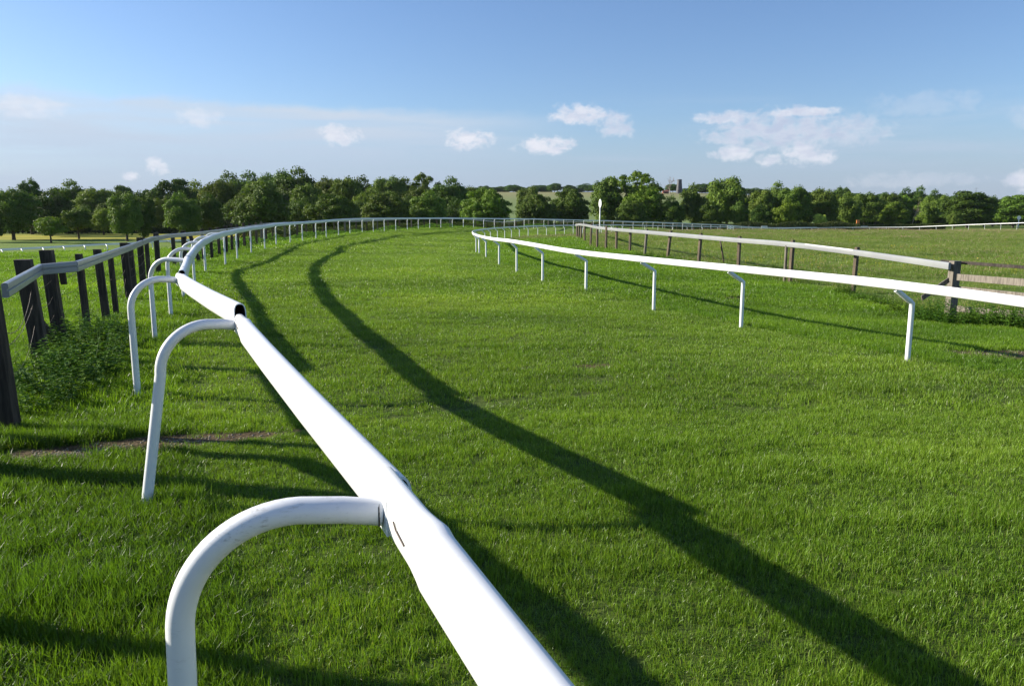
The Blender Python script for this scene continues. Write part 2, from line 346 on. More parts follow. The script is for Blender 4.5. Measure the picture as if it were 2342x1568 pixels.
# inner rail: (foot px, joint px, scale) ; scale lowers the ground along the inside of the bend
INNER = [((2075, 828), (2045, 651), 1.0), ((1695, 745), (1662, 612), 1.0), ((1495, 705), (1462, 592), 1.0), ((1340, 667), (1312, 575.5), 1.0), ((1241, 642), (1221.5, 560), 1.0), ((1181.6, 622), (1167.5, 551), 1.01),
         ((1141.5, 609), (1127, 546.3), 1.04), ((1111.7, 595), (1099, 540.5), 1.09), ((1096, 586.8), (1088, 537), 1.15), ((1089, 579.5), (1081, 533), 1.20), ((1095, 568.5), (1084, 528.5), 1.27), ((1109, 563), (1101, 525.5), 1.31), ((1122, 558.6), (1115, 524), 1.35),
         ((1138, 555), (1131, 522), 1.39), ((1154.5, 551.5), (1148, 521), 1.42), ((1170, 549), (1164, 519.7), 1.46), ((1188, 547.2), (1182, 518.8), 1.48), ((1208, 545.3), (1203, 517.8), 1.49), ((1230, 543.6), (1225, 517), 1.5), ((1250, 542.1), (1246, 516.5), 1.5), ((1271, 540.5), (1267.5, 516.1), 1.5),
         ((1291, 539), (1288, 515.7), 1.5), ((1311, 537.7), (1307, 515.4), 1.5), ((1332, 536.2), (1328, 515.2), 1.5)]
IF_, IJ = [], []
for f, j, s in INNER:
    p = at_z(*f, EYE*(1-s)); q = at_y(*j, p[1]); IF_.append(p[:2]); IJ.append(q)
inner_far = [(1352, 98), (1373, 104), (1396, 111), (1421, 119), (1446, 126), (1473, 132), (1503, 137.5), (1536, 143), (1570, 148), (1605, 154), (1640, 159), (1675, 164), (1712, 168.5), (1750, 172.5), (1790, 176), (1830, 178.5), (1870, 180), (1910, 180.5), (1950, 180), (1988, 179), (2026, 177.5), (2064, 175.5), (2102, 173), (2140, 170), (2177, 167), (2214, 164), (2251, 161), (2288, 158), (2325, 155), (2362, 152), (2400, 149)]
RY = ([1328, 1421, 1652, 1770, 1915, 2080, 2225, 2342, 2400], [515.2, 514.7, 519, 522.8, 520.2, 519.5, 513.5, 509.5, 507.5])
INFAR = []
for px, Y in inner_far:
    y_px = float(np.interp(px, *RY)); q = at_y(px, y_px, Y); IF_.append(np.array([q[0]+.15, q[1]])); IJ.append(q); INFAR.append((q[0], q[1], q[2]-1.12))
IF_ = [np.array([5.55, 6.1]), np.array([6.4, 3.3])][::-1]+IF_
IJ = [np.array([6.1, 3.15, .84]), np.array([5.27, 6.0, .84])]+IJ
IF_ = np.array(IF_); IJ = np.array(IJ)
_k = [i for i in range(len(IF_)) if i == 0 or IF_[i, 1] > IF_[:i, 1].max()]
x_inner = lambda y: np.interp(y, IF_[_k, 1], IF_[_k, 0])
# left timber fence line (rail points: px, py, height)
LF3 = [at_z(15.6, 663, 1.08), at_z(92, 616, 1.08), at_z(173, 609, 1.10), at_z(233, 588, 1.07), at_z(296, 566, 1.04), at_z(345, 547, 1.0), at_z(384, 540, 1.0), at_z(462, 533, 1.0), at_z(540, 523, .98), at_z(610, 513, 1.04)]
fidx = [i for i in range(len(OF)) if OF[i, 1] > 47]
for i in fidx:
    p = OF[i]-NO[i]*1.6; LF3.append(np.array([p[0], p[1], gz(*p)+1.14]))
LF = np.array([p[:2] for p in LF3])
x_fence = lambda y: np.interp(y, np.concatenate([[-2, 2.3, 4.7], LF[:, 1]]), np.concatenate([[-.6, -1.95, -3.35], LF[:, 0]]))
# right grey-railed fence: top edge of the rail px and post feet px
RFEET = [(1318, 543.5), (1322, 545), (1327, 546.5), (1336, 550.5), (1349, 558), (1364.5, 564.6), (1384, 569.8), (1408, 571.5), (1439, 577), (1472, 587), (1524, 593), (1596, 606), (1687, 622), (1806, 646), (1951, 667), (2175, 722)]
RG = [0, 0, 0, 0, 0, 0, 0, 0, 0, 0, 0, -.05, -.1, -.16, -.22, -.28]
RF = np.array([at_z(x, y, g)[:2] for (x, y), g in zip(RFEET, RG)])
RTOP = np.array([(1317, 512.3), (1326, 511), (1342, 512.5), (1365, 517), (1397, 520.4), (1403, 521), (1470, 526), (1542.5, 532), (1595, 536.4), (1688, 544), (1769, 549.5), (1844, 556.5), (1954, 570), (2103, 590), (2175, 600)])
_o = np.argsort(RF[:, 1])
x_rf = lambda y: np.where(np.asarray(y) < RF[:, 1].max()+1, np.interp(y, RF[_o, 1], RF[_o, 0]), x_inner(y)+1.0)

# ------------------------------------------------------------------ ground
def spaced(a, b, near, n, k):
    t = np.linspace(-1, 1, n); s = np.sinh(k*t)/math.sinh(k); return np.where(s < 0, near+(near-a)*s, near+(b-near)*s)
gx = spaced(-1600, 1600, 0, 261, 7.2); gy = spaced(-600, 3200, 4, 301, 7.6)
X, Yg = np.meshgrid(gx, gy); Z = terrain(X, Yg)
nx, ny = len(gx), len(gy)
me = bpy.data.meshes.new('ground')
vs = np.stack([X, Yg, Z], -1).reshape(-1, 3)
idx = np.arange(nx*ny).reshape(ny, nx)
fc = np.stack([idx[:-1, :-1], idx[:-1, 1:], idx[1:, 1:], idx[1:, :-1]], -1).reshape(-1, 4)
me.from_pydata(vs.tolist(), [], fc.tolist()); me.update(); me.shade_smooth()
ground = bpy.data.objects.new('ground', me); COL.objects.link(ground); tag(ground, kind='structure')
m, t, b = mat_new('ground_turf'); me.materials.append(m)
g = t.new('ShaderNodeNewGeometry'); pos = g.outputs['Position']; sp = t.new('ShaderNodeSeparateXYZ'); t.l.new(pos, sp.inputs[0])
PX, PY = sp.outputs[0], sp.outputs[1]
f1 = t.noise(pos, .09, 5, .6); f2 = t.noise(pos, 1.3, 6, .65); f3 = t.noise(pos, 14, 5, .6)
col = t.mix(t.step(f1, .35, .65), (.130, .200, .032), (.180, .250, .042))
col = t.mix(t.math('MULTIPLY', t.step(f2, .42, .7), .5), col, (.075, .120, .020))
col = t.mix(t.math('MULTIPLY', t.step(f3, .5, .75), .35), col, (.15, .16, .06))
gap_shade = t.math('MULTIPLY', t.step(PY, 100, 86), t.step(PX, -40, -26))
col = t.mix(t.math('MULTIPLY', gap_shade, t.math('ADD', .12, t.math('MULTIPLY', t.step(PY, 24, 7), .62))), col, t.mix(f3, (.028, .050, .010), (.060, .075, .018)))  # near ground coloured darker for the shade between blades, fading with depth
# fields: buttercup meadow beyond the left paddock, dry stubble high on the hill
by = t.math('MULTIPLY', t.math('MULTIPLY', t.step(PY, 178, 192), t.step(PY, 250, 215)), t.math('MULTIPLY', t.step(PX, -20, -60), t.step(t.noise(t.vmul(pos, (.02, .10, 1)), 1.0, 4, .6), .33, .5)))
col = t.mix(t.math('MULTIPLY', by, .9), col, (.38, .33, .035))
dryf = t.math('MULTIPLY', t.step(PY, 610, 860), .85)
col = t.mix(t.step(PY, 300, 430), col, (.165, .22, .075))
col = t.mix(dryf, col, (.25, .235, .11))
mead = t.math('MULTIPLY', t.math('MULTIPLY', t.step(PY, 74, 90), t.step(PY, 120, 100)), t.step(PX, 10, 16))
col = t.mix(t.math('MULTIPLY', mead, .75), col, (.21, .155, .09))
DIRT = [(at_z(345, 1014)[:2], .95, .19, .30), (at_z(190, 1035)[:2], .40, .12, .25), (at_z(2325, 803)[:2], .75, .40, .1), (at_z(1362, 838)[:2], .22, .10, .0), (at_z(2035, 697)[:2], .30, .22, .0),
        (at_z(1700, 668)[:2], .5, .35, .2), (at_z(1640, 655)[:2], .35, .25, .2), (at_z(1575, 650)[:2], .3, .2, .2), (at_z(2105, 1180)[:2], .09, .04, .1), (at_z(1355, 1310)[:2], .05, .03, .0), (at_z(1780, 943)[:2], .07, .05, .0), (at_z(1010, 932)[:2], .16, .05, .1)]
_a, _b = at_z(650, 988)[:2], at_z(1480, 884)[:2]
DIRT.append(((_a+_b)/2, float(np.linalg.norm(_b-_a))/2, .045, math.atan2(_b[1]-_a[1], _b[0]-_a[0])))
dirt = None
nd = t.math('MULTIPLY', t.math('SUBTRACT', t.noise(pos, 5.0, 6, .65), .5), 2.6)
for (c, ra, rb, an) in DIRT[:8]:
    dx = t.math('SUBTRACT', PX, float(c[0])); dy = t.math('SUBTRACT', PY, float(c[1])); ca, sa = math.cos(an), math.sin(an)
    u = t.math('MULTIPLY', t.math('ADD', t.math('MULTIPLY', dx, ca), t.math('MULTIPLY', dy, sa)), 1/ra)
    v = t.math('MULTIPLY', t.math('SUBTRACT', t.math('MULTIPLY', dy, ca), t.math('MULTIPLY', dx, sa)), 1/rb)
    d = t.math('ADD', t.math('ADD', t.math('MULTIPLY', u, u), t.math('MULTIPLY', v, v)), nd)
    k = t.step(d, 1.5, .9); dirt = k if dirt is None else t.math('MAXIMUM', dirt, k)
dcol = t.mix(t.step(t.noise(pos, 22, 5, .7), .4, .7), (.070, .050, .026), (.165, .118, .066))
# soil seen between the blades close to the path
soil = t.math('MULTIPLY', t.step(t.noise(pos, 9, 4, .6), .55, .72), .5)
col = t.mix(soil, col, (.07, .07, .025))
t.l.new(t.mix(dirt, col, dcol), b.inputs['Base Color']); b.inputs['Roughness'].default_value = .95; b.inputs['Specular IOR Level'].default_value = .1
bn = t.new('ShaderNodeBump'); bn.inputs['Strength'].default_value = .5; bn.inputs['Distance'].default_value = .06
t.l.new(t.math('ADD', f3, t.math('MULTIPLY', f2, 2.0)), bn.inputs['Height']); t.l.new(bn.outputs[0], b.inputs['Normal'])
def dirt_d(x, y):
    o = np.full(x.shape, 9.0)
    for (c, ra, rb, an) in DIRT:
        dx, dy = x-c[0], y-c[1]; ca, sa = math.cos(an), math.sin(an)
        o = np.minimum(o, ((dx*ca+dy*sa)/ra)**2+((dy*ca-dx*sa)/rb)**2)
    return o

# ------------------------------------------------------------------ grass, as tufts scattered over the ground
def tuft(name, n, rad, hmin, hmax, width, lean, mat, seed, bend=.5, heads=0):
    r = np.random.default_rng(seed); V = []; F = []; A = []; mi = []
    for i in range(n):
        a = r.uniform(0, 6.283); q = rad*math.sqrt(r.uniform()); bx, by_ = q*math.cos(a), q*math.sin(a)
        h = r.uniform(hmin, hmax); la = r.uniform(0, 6.283); ln = abs(r.normal(0, lean))*h; w = width*r.uniform(.7, 1.3)
        fa = r.uniform(0, 6.283); cx, cy = math.cos(fa)*w/2, math.sin(fa)*w/2; dx, dy = math.cos(la)*ln, math.sin(la)*ln
        b0 = len(V); zt = h*math.sqrt(max(.15, 1-min(.85, (ln/h)**2)))
        V += [(bx-cx, by_-cy, -.01), (bx+cx, by_+cy, -.01), (bx+dx*bend*.6-cx*.85, by_+dy*bend*.6-cy*.85, zt*.55), (bx+dx*bend*.6+cx*.85, by_+dy*bend*.6+cy*.85, zt*.55), (bx+dx, by_+dy, zt)]
        F += [(b0, b0+1, b0+3, b0+2), (b0+2, b0+3, b0+4)]; mi += [0, 0]; v = r.uniform(); A += [v]*5
        if heads and r.uniform() < heads:
            b1 = len(V); tx, ty, tz = bx+dx, by_+dy, zt; s_ = w*1.1
            V += [(tx-s_, ty, tz-.01), (tx, ty-s_, tz+.02), (tx+s_, ty, tz+.01), (tx+dx*.1, ty+dy*.1, tz+.09)]
            F += [(b1, b1+1, b1+3), (b1+1, b1+2, b1+3), (b1+2, b1, b1+3)]; mi += [1]*3; A += [v]*4
    me = bpy.data.meshes.new(name); me.from_pydata(V, [], F); me.update()
    me.materials.append(mat); me.materials.append(M['seed'])
    me.polygons.foreach_set('material_index', mi)
    at = me.attributes.new('blade', 'FLOAT', 'POINT'); at.data.foreach_set('value', A)
    return bpy.data.objects.new(name, me)
def tuft_set(name, k, *a, **kw):
    c = bpy.data.collections.new(name)
    for i in range(k): c.objects.link(tuft('%s_tuft' % name, *a, seed=100*i+len(name), **kw))
    return c
def scatter(name, pts, scl, coll, label, cat, sz=None, tilt=.12):
    n = len(pts); me = bpy.data.meshes.new(name)
    me.vertices.add(n); me.vertices.foreach_set('co', np.asarray(pts, np.float32).ravel())
    a = me.attributes.new('scl', 'FLOAT_VECTOR', 'POINT'); s3 = np.stack([scl, scl, scl if sz is None else sz], 1).astype(np.float32)
    a.data.foreach_set('vector', s3.ravel())
    a = me.attributes.new('rot', 'FLOAT_VECTOR', 'POINT'); r3 = np.stack([rng.normal(0, tilt, n), rng.normal(0, tilt, n), rng.uniform(0, 6.283, n)], 1).astype(np.float32)
    a.data.foreach_set('vector', r3.ravel())
    o = bpy.data.objects.new(name, me); COL.objects.link(o); tag(o, label, cat, kind='stuff')
    ng = bpy.data.node_groups.new(name+'_nodes', 'GeometryNodeTree')
    ng.interface.new_socket('Geometry', in_out='INPUT', socket_type='NodeSocketGeometry'); ng.interface.new_socket('Geometry', in_out='OUTPUT', socket_type='NodeSocketGeometry')
    N = ng.nodes; L = ng.links; i_ = N.new('NodeGroupInput'); o_ = N.new('NodeGroupOutput')
    ci = N.new('GeometryNodeCollectionInfo'); ci.inputs[0].default_value = coll; ci.inputs[1].default_value = True; ci.inputs[2].default_value = True
    mp = N.new('GeometryNodeMeshToPoints'); iop = N.new('GeometryNodeInstanceOnPoints'); iop.inputs['Pick Instance'].default_value = True
    ar = N.new('GeometryNodeInputNamedAttribute'); ar.data_type = 'FLOAT_VECTOR'; ar.inputs[0].default_value = 'rot'
    as_ = N.new('GeometryNodeInputNamedAttribute'); as_.data_type = 'FLOAT_VECTOR'; as_.inputs[0].default_value = 'scl'
    L.new(i_.outputs[0], mp.inputs[0]); L.new(mp.outputs[0], iop.inputs['Points']); L.new(ci.outputs[0], iop.inputs['Instance'])
    e2r = N.new('FunctionNodeEulerToRotation'); L.new(ar.outputs[0], e2r.inputs[0]); L.new(e2r.outputs[0], iop.inputs['Rotation']); L.new(as_.outputs[0], iop.inputs['Scale'])
    L.new(iop.outputs[0], o_.inputs[0])
    md = o.modifiers.new('scatter', 'NODES'); md.node_group = ng
    return o
def sample(y0, y1, dens, spread=.76, pad=2.2):
    """random ground points between two depths, in the wedge the place is seen from"""
    hw = spread*y1+pad; n = int(dens*(y1-y0)*2*hw); x = rng.uniform(-hw, hw, n); y = rng.uniform(y0, y1, n)
    k = np.abs(x) < spread*y+pad; return x[k], y[k]
def classify(x, y):
    xo, xi, xf, xr = x_outer(y), x_inner(y), x_fence(y), x_rf(y)
    z = np.zeros(x.shape, int)                      # 0 track, 1 verge, 2 paddock, 3 bank, 4 meadow
    z[x < xo+.35] = 1; z[x < xf-.25] = 2; z[x > xi+.25] = 3; z[x > xr] = 4
    return z
QUICK = False
if not QUICK:
    BANDS = [(.5, 6.5, 600, 1.0, 0), (6.5, 15, 170, 1.0, 1), (15, 36, 58, 1.0, 2), (36, 100, 13, 1.0, 3)]
    SETS = [
        dict(lawn=tuft_set('near_turf', 4, 38, .055, .020, .050, .0027, 1.0, M['lawn']), lush=tuft_set('near_lush', 4, 38, .06, .045, .12, .0034, .75, M['lush'])),
        dict(lawn=tuft_set('mid_turf', 4, 50, .10, .022, .054, .0040, .95, M['lawn']), lush=tuft_set('mid_lush', 4, 48, .10, .05, .13, .0048, .70, M['verge'])),
        dict(lawn=tuft_set('far_turf', 3, 60, .20, .022, .052, .008, .85, M['lawn']), lush=tuft_set('far_lush', 3, 60, .19, .05, .12, .009, .45, M['verge'])),
        dict(lawn=tuft_set('distant_turf', 3, 70, .42, .03, .07, .016, .6, M['lawn']), lush=tuft_set('distant_lush', 3, 70, .40, .05, .14, .018, .5, M['verge']))]
    NAMES = ['near', 'middle', 'far', 'distant']
    for (y0, y1, dn, sc, q), st in zip(BANDS, SETS):
        x, y = sample(y0, y1, dn)
        zc = classify(x, y); dd = dirt_d(x, y)+(vnoise(x*5, y*5, 5)-.5)*1.6
        keep = (dd > 1.5) | (rng.uniform(size=x.shape) < .05); x, y, zc = x[keep], y[keep], zc[keep]
        z = terrain(x, y)
        clump = vnoise(x*2.2, y*2.2, 9)*.6+vnoise(x*.8, y*.8, 11)*.4
        thin = (zc == 0) & (vnoise(x*1.7, y*6, 21)*.6+vnoise(x*7, y*7, 22)*.4 > .88)     # worn hoof prints
        s = .80+.40*clump
        # the last metres before the camera: the path crosses, longer grass left of the rail
        lawn = (zc == 0) & ~thin; lush = (zc == 1) | (zc == 3) | ((zc == 2) & (y < 40))
        scatter('turf_grass', np.stack([x, y, z], 1)[lawn], s[lawn], st['lawn'], 'short mown green turf of the race track, %s stretch' % NAMES[q], 'grass', sz=(s*(.62+1.0*vnoise(x*1.5, y*4.2, 61)**2+.25*vnoise(x*5, y*9, 62)))[lawn])
        sl = s*np.where(zc == 1, .95, np.where(zc == 3, .72, .62))*np.where(zc == 1, .45+.95*vnoise(x*1.6, y*1.6, 31), .7+.5*vnoise(x*1.3, y*1.3, 31))
        ok = lush & (rng.uniform(size=x.shape) < .92)
        scatter('long_grass', np.stack([x, y, z], 1)[ok], s[ok], st['lush'], 'longer bright green grass beside the track, %s stretch' % NAMES[q], 'grass', sz=sl[ok])
    mset = tuft_set('meadow', 4, 60, .26, .12, .34, .006, .32, M['meadow'], heads=.05)
    x, y = sample(11, 50, 9); k = classify(x, y) == 4; x, y = x[k], y[k]
    x2, y2 = sample(50, 94, 7); k = (classify(x2, y2) == 4) & (x2 < 75); x = np.concatenate([x, x2[k]]); y = np.concatenate([y, y2[k]])
    s = .55+.7*vnoise(x*.5, y*.5, 41)
    tall = .28+.40*sstep(y, 30, 75)+.25*vnoise(x*.25, y*.25, 42)
    scatter('meadow_grass', np.stack([x, y, terrain(x, y)], 1), s, mset, 'rough meadow grass with reddish seed heads inside the bend', 'grass', sz=s*tall)
    # paddock on the left beyond 36 m
    # flowers
    fc_ = bpy.data.collections.new('flower')
    mb = MB(); mb.tube([(0, 0, 0), (.01, 0, .195)], .0008, 3)
    for k in range(5):
        a = k*1.2566; b0 = len(mb.v); mb.v += [(.01, 0, .2), (.01+.016*math.cos(a-.5), .016*math.sin(a-.5), .207), (.01+.022*math.cos(a), .022*math.sin(a), .212), (.01+.016*math.cos(a+.5), .016*math.sin(a+.5), .207)]; mb.f.append((b0, b0+1, b0+2, b0+3))
    fo = mb.build('buttercup_flower', M['petal']); COL.objects.unlink(fo); fc_.objects.link(fo)
    x = rng.uniform(7, 36, 3000); y = rng.uniform(14, 44, 3000)
    k = (classify(x, y) == 4) & (np.abs(x) < .76*y+2) & (vnoise(x*.22, y*.22, 55)*.7+vnoise(x*1.1, y*1.1, 56)*.3 > .56); x, y = x[k], y[k]
    scatter('buttercups', np.stack([x, y, terrain(x, y)+.0], 1), rng.uniform(.7, 1.1, len(x)), fc_, 'tiny yellow buttercups dotted in the right hand meadow', 'flowers')
    # pebbles on the bare soil
    pc = bpy.data.collections.new('pebble')
    for i in range(3):
        r_ = np.random.default_rng(i); mb = MB(); n0 = 8
        mb.v = [(math.cos(a)*math.cos(e)*(1+r_.uniform(-.2, .2)), math.sin(a)*math.cos(e)*.75*(1+r_.uniform(-.2, .2)), math.sin(e)*.5) for e in (-.9, 0, .9) for a in np.linspace(0, 6.283, 7)[:-1]]+[(0, 0, .55)]
        mb.f = [(j*6+k_, j*6+(k_+1) % 6, (j+1)*6+(k_+1) % 6, (j+1)*6+k_) for j in range(2) for k_ in range(6)]+[(12+k_, 12+(k_+1) % 6, 18) for k_ in range(6)]
        po = mb.build('pebble', M['stone'], smooth=True); COL.objects.unlink(po); pc.objects.link(po)
    px_, py_ = [], []
    for (c, ra, rb, an) in DIRT[:3]:
        n = 240; u = rng.normal(0, .55, n)*ra; v = rng.normal(0, .55, n)*rb; px_.append(c[0]+u*math.cos(an)-v*math.sin(an)); py_.append(c[1]+u*math.sin(an)+v*math.cos(an))
    x = np.concatenate(px_); y = np.concatenate(py_)
    scatter('gravel', np.stack([x, y, terrain(x, y)], 1), rng.uniform(.004, .014, len(x)), pc, 'small pale stones scattered on the bare brown soil', 'gravel', tilt=.5)

# ------------------------------------------------------------------ outer running rail
PROF = superellipse(.074, .150, 28, 2.9)
PROF_IN = superellipse(.062, .138, 28, 2.9)
outer = empty('running_rail', (float(OF[2, 0]), float(OF[2, 1]), 0.0))
tag(outer, 'white plastic running rail on hooped legs curving round the left outer edge of the track', 'running rail')
O0 = np.array([OF[2, 0], OF[2, 1], 0.0])
jx = [p[0] for p in RAIL_PX]; jy = [p[1] for p in RAIL_PX]
J = []
for i in range(len(OF)):
    f, n = OF[i], NO[i]
    if i == 0: J.append(np.array([.93, -1.15, 1.02]))
    elif i == 1: J.append(at_z(905, 1168, 1.02))
    elif i == 2: J.append(at_z(549, 742, 1.03))
    elif i == 3: J.append(at_z(411, 640, 1.058))
    elif i <= 11: J.append(np.array([(-4.22, 10.2, 1.08), (-5.28, 13.1, 1.09), (-6.22, 15.8, 1.10), (-7.22, 19.0, 1.11), (-8.06, 22.0, 1.11), (-8.88, 25.4, 1.11), (-9.64, 29.1, 1.12), (-10.36, 33.2, 1.12)][i-4]))
    elif i < len(OF)-len(far_run):
        q = f+n*.45; px = CX+FOC*q[0]/(q[1]*math.cos(PITCH)+(EYE-1.05)*math.sin(PITCH))
        z = at_y(px, float(np.interp(px, jx, jy)), q[1])[2]; z = 1.14 if i in (5, 6) else z; J.append(np.array([q[0], q[1], z]))
    else:
        q = f+n*.45; J.append(np.array([q[0], q[1], gz(*f)+1.1]))
J = np.array(J)
# sections run from a far joint to the next nearer one: the far end is necked and pushed into the open mouth of the section beyond
def rail_section(A, B, near, parent, O, mat, w=1.0, h=1.0, ins=.17):
    A = np.array(A, float)-O; B = np.array(B, float)-O; L = np.linalg.norm(B-A); d = (B-A)/L
    mb = MB()
    if near:
        st = [-ins, -ins+.006, -ins+.02, .02, .16, .20, .25, .29, .33, .6, L*.35, L*.65, L-.10, L+.0, L+.02]
        sc = [(.35, .50), (.60, .75), (.78, .86), (.82, .88), (.84, .90), (.86, .92), (.94, .98), (1.03, 1.04), (1, 1.01)]+[(1, 1)]*6
        pts = [A+d*s_ for s_ in st]
        for i, s_ in enumerate(st):
            if s_ > 0.3: pts[i] = pts[i]-np.array([0, 0, .012])*math.sin(math.pi*min(1, (s_)/L))
        mb.sweep(pts, PROF, sc, cap0=True, cap1=False)
        n = len(PROF); b0 = len(mb.v); last = b0-n; nf_ = len(mb.f)
        e = [B+d*.02, B-d*.25, B-d*.6]
        mb.sweep(e, [(-q[0], q[1]) for q in PROF_IN], None, cap0=False, cap1=True, flip=False)
        for k in range(n): mb.f.append((last+k, last+(k+1) % n, b0+(k+1) % n, b0+k))
    else:
        mb.sweep([A, A+(B-A)*.5-np.array([0, 0, .006]), B], PROF if w == 1 else superellipse(.074*w, .15*h, 14, 2.6), None)
    o = mb.build('rail_section', mat, parent); smooth_angle(o, 50)
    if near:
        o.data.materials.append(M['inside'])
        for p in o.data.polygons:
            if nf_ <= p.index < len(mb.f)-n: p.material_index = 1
    return o
# near joints: the mouth sits above the next neck
n_o = len(OF)
for i in range(n_o-1, 0, -1):
    A, B = J[i].copy(), J[i-1].copy()
    if i <= 4:
        d = (B-A)/np.linalg.norm(B-A)
        lift = {4: .0, 3: .045, 2: .012, 1: 0}[i]          # how far the near mouth rides over the next neck
        if i == 3: B = B+np.array([-.01, .03, .052]); 
        elif i == 2: B = B+np.array([-.012, .075, -.012])
        elif i == 4: B = B+np.array([0, .06, .02])
        rail_section(A+d*.02+np.array([0, 0, .012 if i == 1 else 0]), B, True, outer, O0, M['white'], ins={2: .07, 1: .14}.get(i, .12))
    else: rail_section(A, B, False, outer, O0, M['white'])
def hoop_leg(F, Jt, parent, O, mat, rad=.031, drop=.06, seg=10, name='leg', sides=12, foot_in=-.01):
    F = np.array(F, float)-O; Jt = np.array(Jt, float)-O
    h = Jt-F; hh = h.copy(); hh[2] = 0; D = np.linalg.norm(hh); u = hh/D; top = h[2]+drop; r = min(.27, (D-foot_in)*.72)
    pts = [F-np.array([0, 0, .12]), F+u*.0]
    pts.append(F+u*foot_in*.5+np.array([0, 0, (top-r)*.5])); pts.append(F+u*foot_in+np.array([0, 0, top-r]))
    for k in range(1, seg+1):
        a = math.pi/2*k/seg; pts.append(F+u*(foot_in+r-r*math.cos(a))+np.array([0, 0, top-r+r*math.sin(a)]))
    rem = D-(foot_in+r)
    pts.append(F+u*(foot_in+r+rem*.45)+np.array([0, 0, top-drop*.35])); pts.append(Jt-u*.030)
    mb = MB().tube(pts, rad, sides); o = mb.build(name, mat, parent, smooth=True); smooth_angle(o, 50); return o
for i in range(n_o):
    F = np.array([OF[i, 0], OF[i, 1], gz(*OF[i])])
    if i == 0: continue
    leg = hoop_leg(F, J[i], outer, O0, M['leg'], rad=.031, foot_in={1: .02, 2: .13}.get(i, 0.0), drop=.018 if i < 6 else .01, seg=18 if i < 4 else (10 if i < 12 else 5), sides=24 if i < 4 else (14 if i < 9 else 8))
    if i in (1, 2, 3):                                 # saddle bracket where the arm meets the rail
        d = (J[i-1]-J[i]); d[2] = 0; d /= np.linalg.norm(d); n = np.array([-d[1], d[0], 0]); u = J[i][:2]-OF[i]; u = np.array([*(u/np.linalg.norm(u)), 0])
        c = J[i]-O0-u*.030
        mb = MB(); mb.box((0, 0, 0), (.006, .10, .085)); ang = math.atan2(d[1], d[0])-math.pi/2
        v = np.array(mb.v); v = np.stack([v[:, 0]*math.cos(ang)-v[:, 1]*math.sin(ang), v[:, 0]*math.sin(ang)+v[:, 1]*math.cos(ang), v[:, 2]], 1)+c
        mb.v = [tuple(q) for q in v]; mb.build('bracket', M['leg'], outer, bevel=.003)
        # moulded slot in the neck
        aa = (J[i]-O0)-u*.040; MB().tube([aa-u*.0005, aa+u*.003], .0320, 24).build('arm_gap_shade', M['joint_shade'], outer)  # added dark ring standing for the shadow gap at the arm end
        s0 = J[i]-O0+d*.12-u*.0345+np.array([0, 0, .022])
        mb = MB(); mb.tube([s0, s0+d*.02+np.array([0, 0, -.012]), s0+d*.085+np.array([0, 0, -.02])], .0020, 6); mb.build('slot', M['bolt'], outer)

# ------------------------------------------------------------------ inner running rail
I0 = np.array([IF_[2, 0], IF_[2, 1], 0.0])
inner = empty('running_rail', tuple(I0)); tag(inner, 'white plastic running rail on bent legs round the inside of the bend, low and thinner', 'running rail')
PI_ = superellipse(.065, .105, 20, 2.4)
def catmull(P, k):
    P = np.array(P); out = []
    for i in range(len(P)-1):
        a, b_, c, d = P[max(i-1, 0)], P[i], P[i+1], P[min(i+2, len(P)-1)]
        seg = []
        for s_ in range(k+1):
            q = s_/k; seg.append(.5*((2*b_)+(-a+c)*q+(2*a-5*b_+4*c-d)*q*q+(-a+3*b_-3*c+d)*q**3))
        out.append(seg)
    return out
for i, seg in enumerate(catmull(IJ, 4)):
    sc = [(1.0, 1.0)]*len(seg); sc[0] = (1.03, 1.04)
    if i > 24: sc = [(1.1, 1.2)]*len(seg)
    o = MB().sweep([p-I0 for p in seg], PI_, sc).build('rail_section', M['white'], inner); smooth_angle(o, 50)
for i in range(len(IF_)):
    f = np.array([IF_[i, 0], IF_[i, 1], gz(*IF_[i])]); j = IJ[i]
    t_ = IJ[min(i+1, len(IJ)-1)][:2]-IJ[max(i-1, 0)][:2]; t_ /= np.linalg.norm(t_); ln = np.array([-t_[1], t_[0]])
    top = j-np.array([0, 0, .040]); 
    if i < 26: f[:2] = j[:2]-ln*.30                   # leg stands behind the rail, arm reaching over the turf
    f[2] = gz(f[0], f[1])
    if 2 <= i < 26: f[:2] = IF_[i]; f[2] = gz(*IF_[i])
    H = top[2]-f[2]; el = f+np.array([0, 0, H*.80]); e2 = f+(top-f)*np.array([.10, .10, 0])+np.array([0, 0, H*.822])
    pts = [f-np.array([0, 0, .1]), f, f+np.array([0, 0, H*.40]), f+np.array([0, 0, H*.72]), el, e2, top-(top-f)*np.array([.12, .12, 0])-np.array([0, 0, H*.02])]
    o = MB().tube([p-I0 for p in pts], .030, 10 if i < 14 else 6).build('leg', M['leg'], inner, smooth=True); smooth_angle(o, 50)

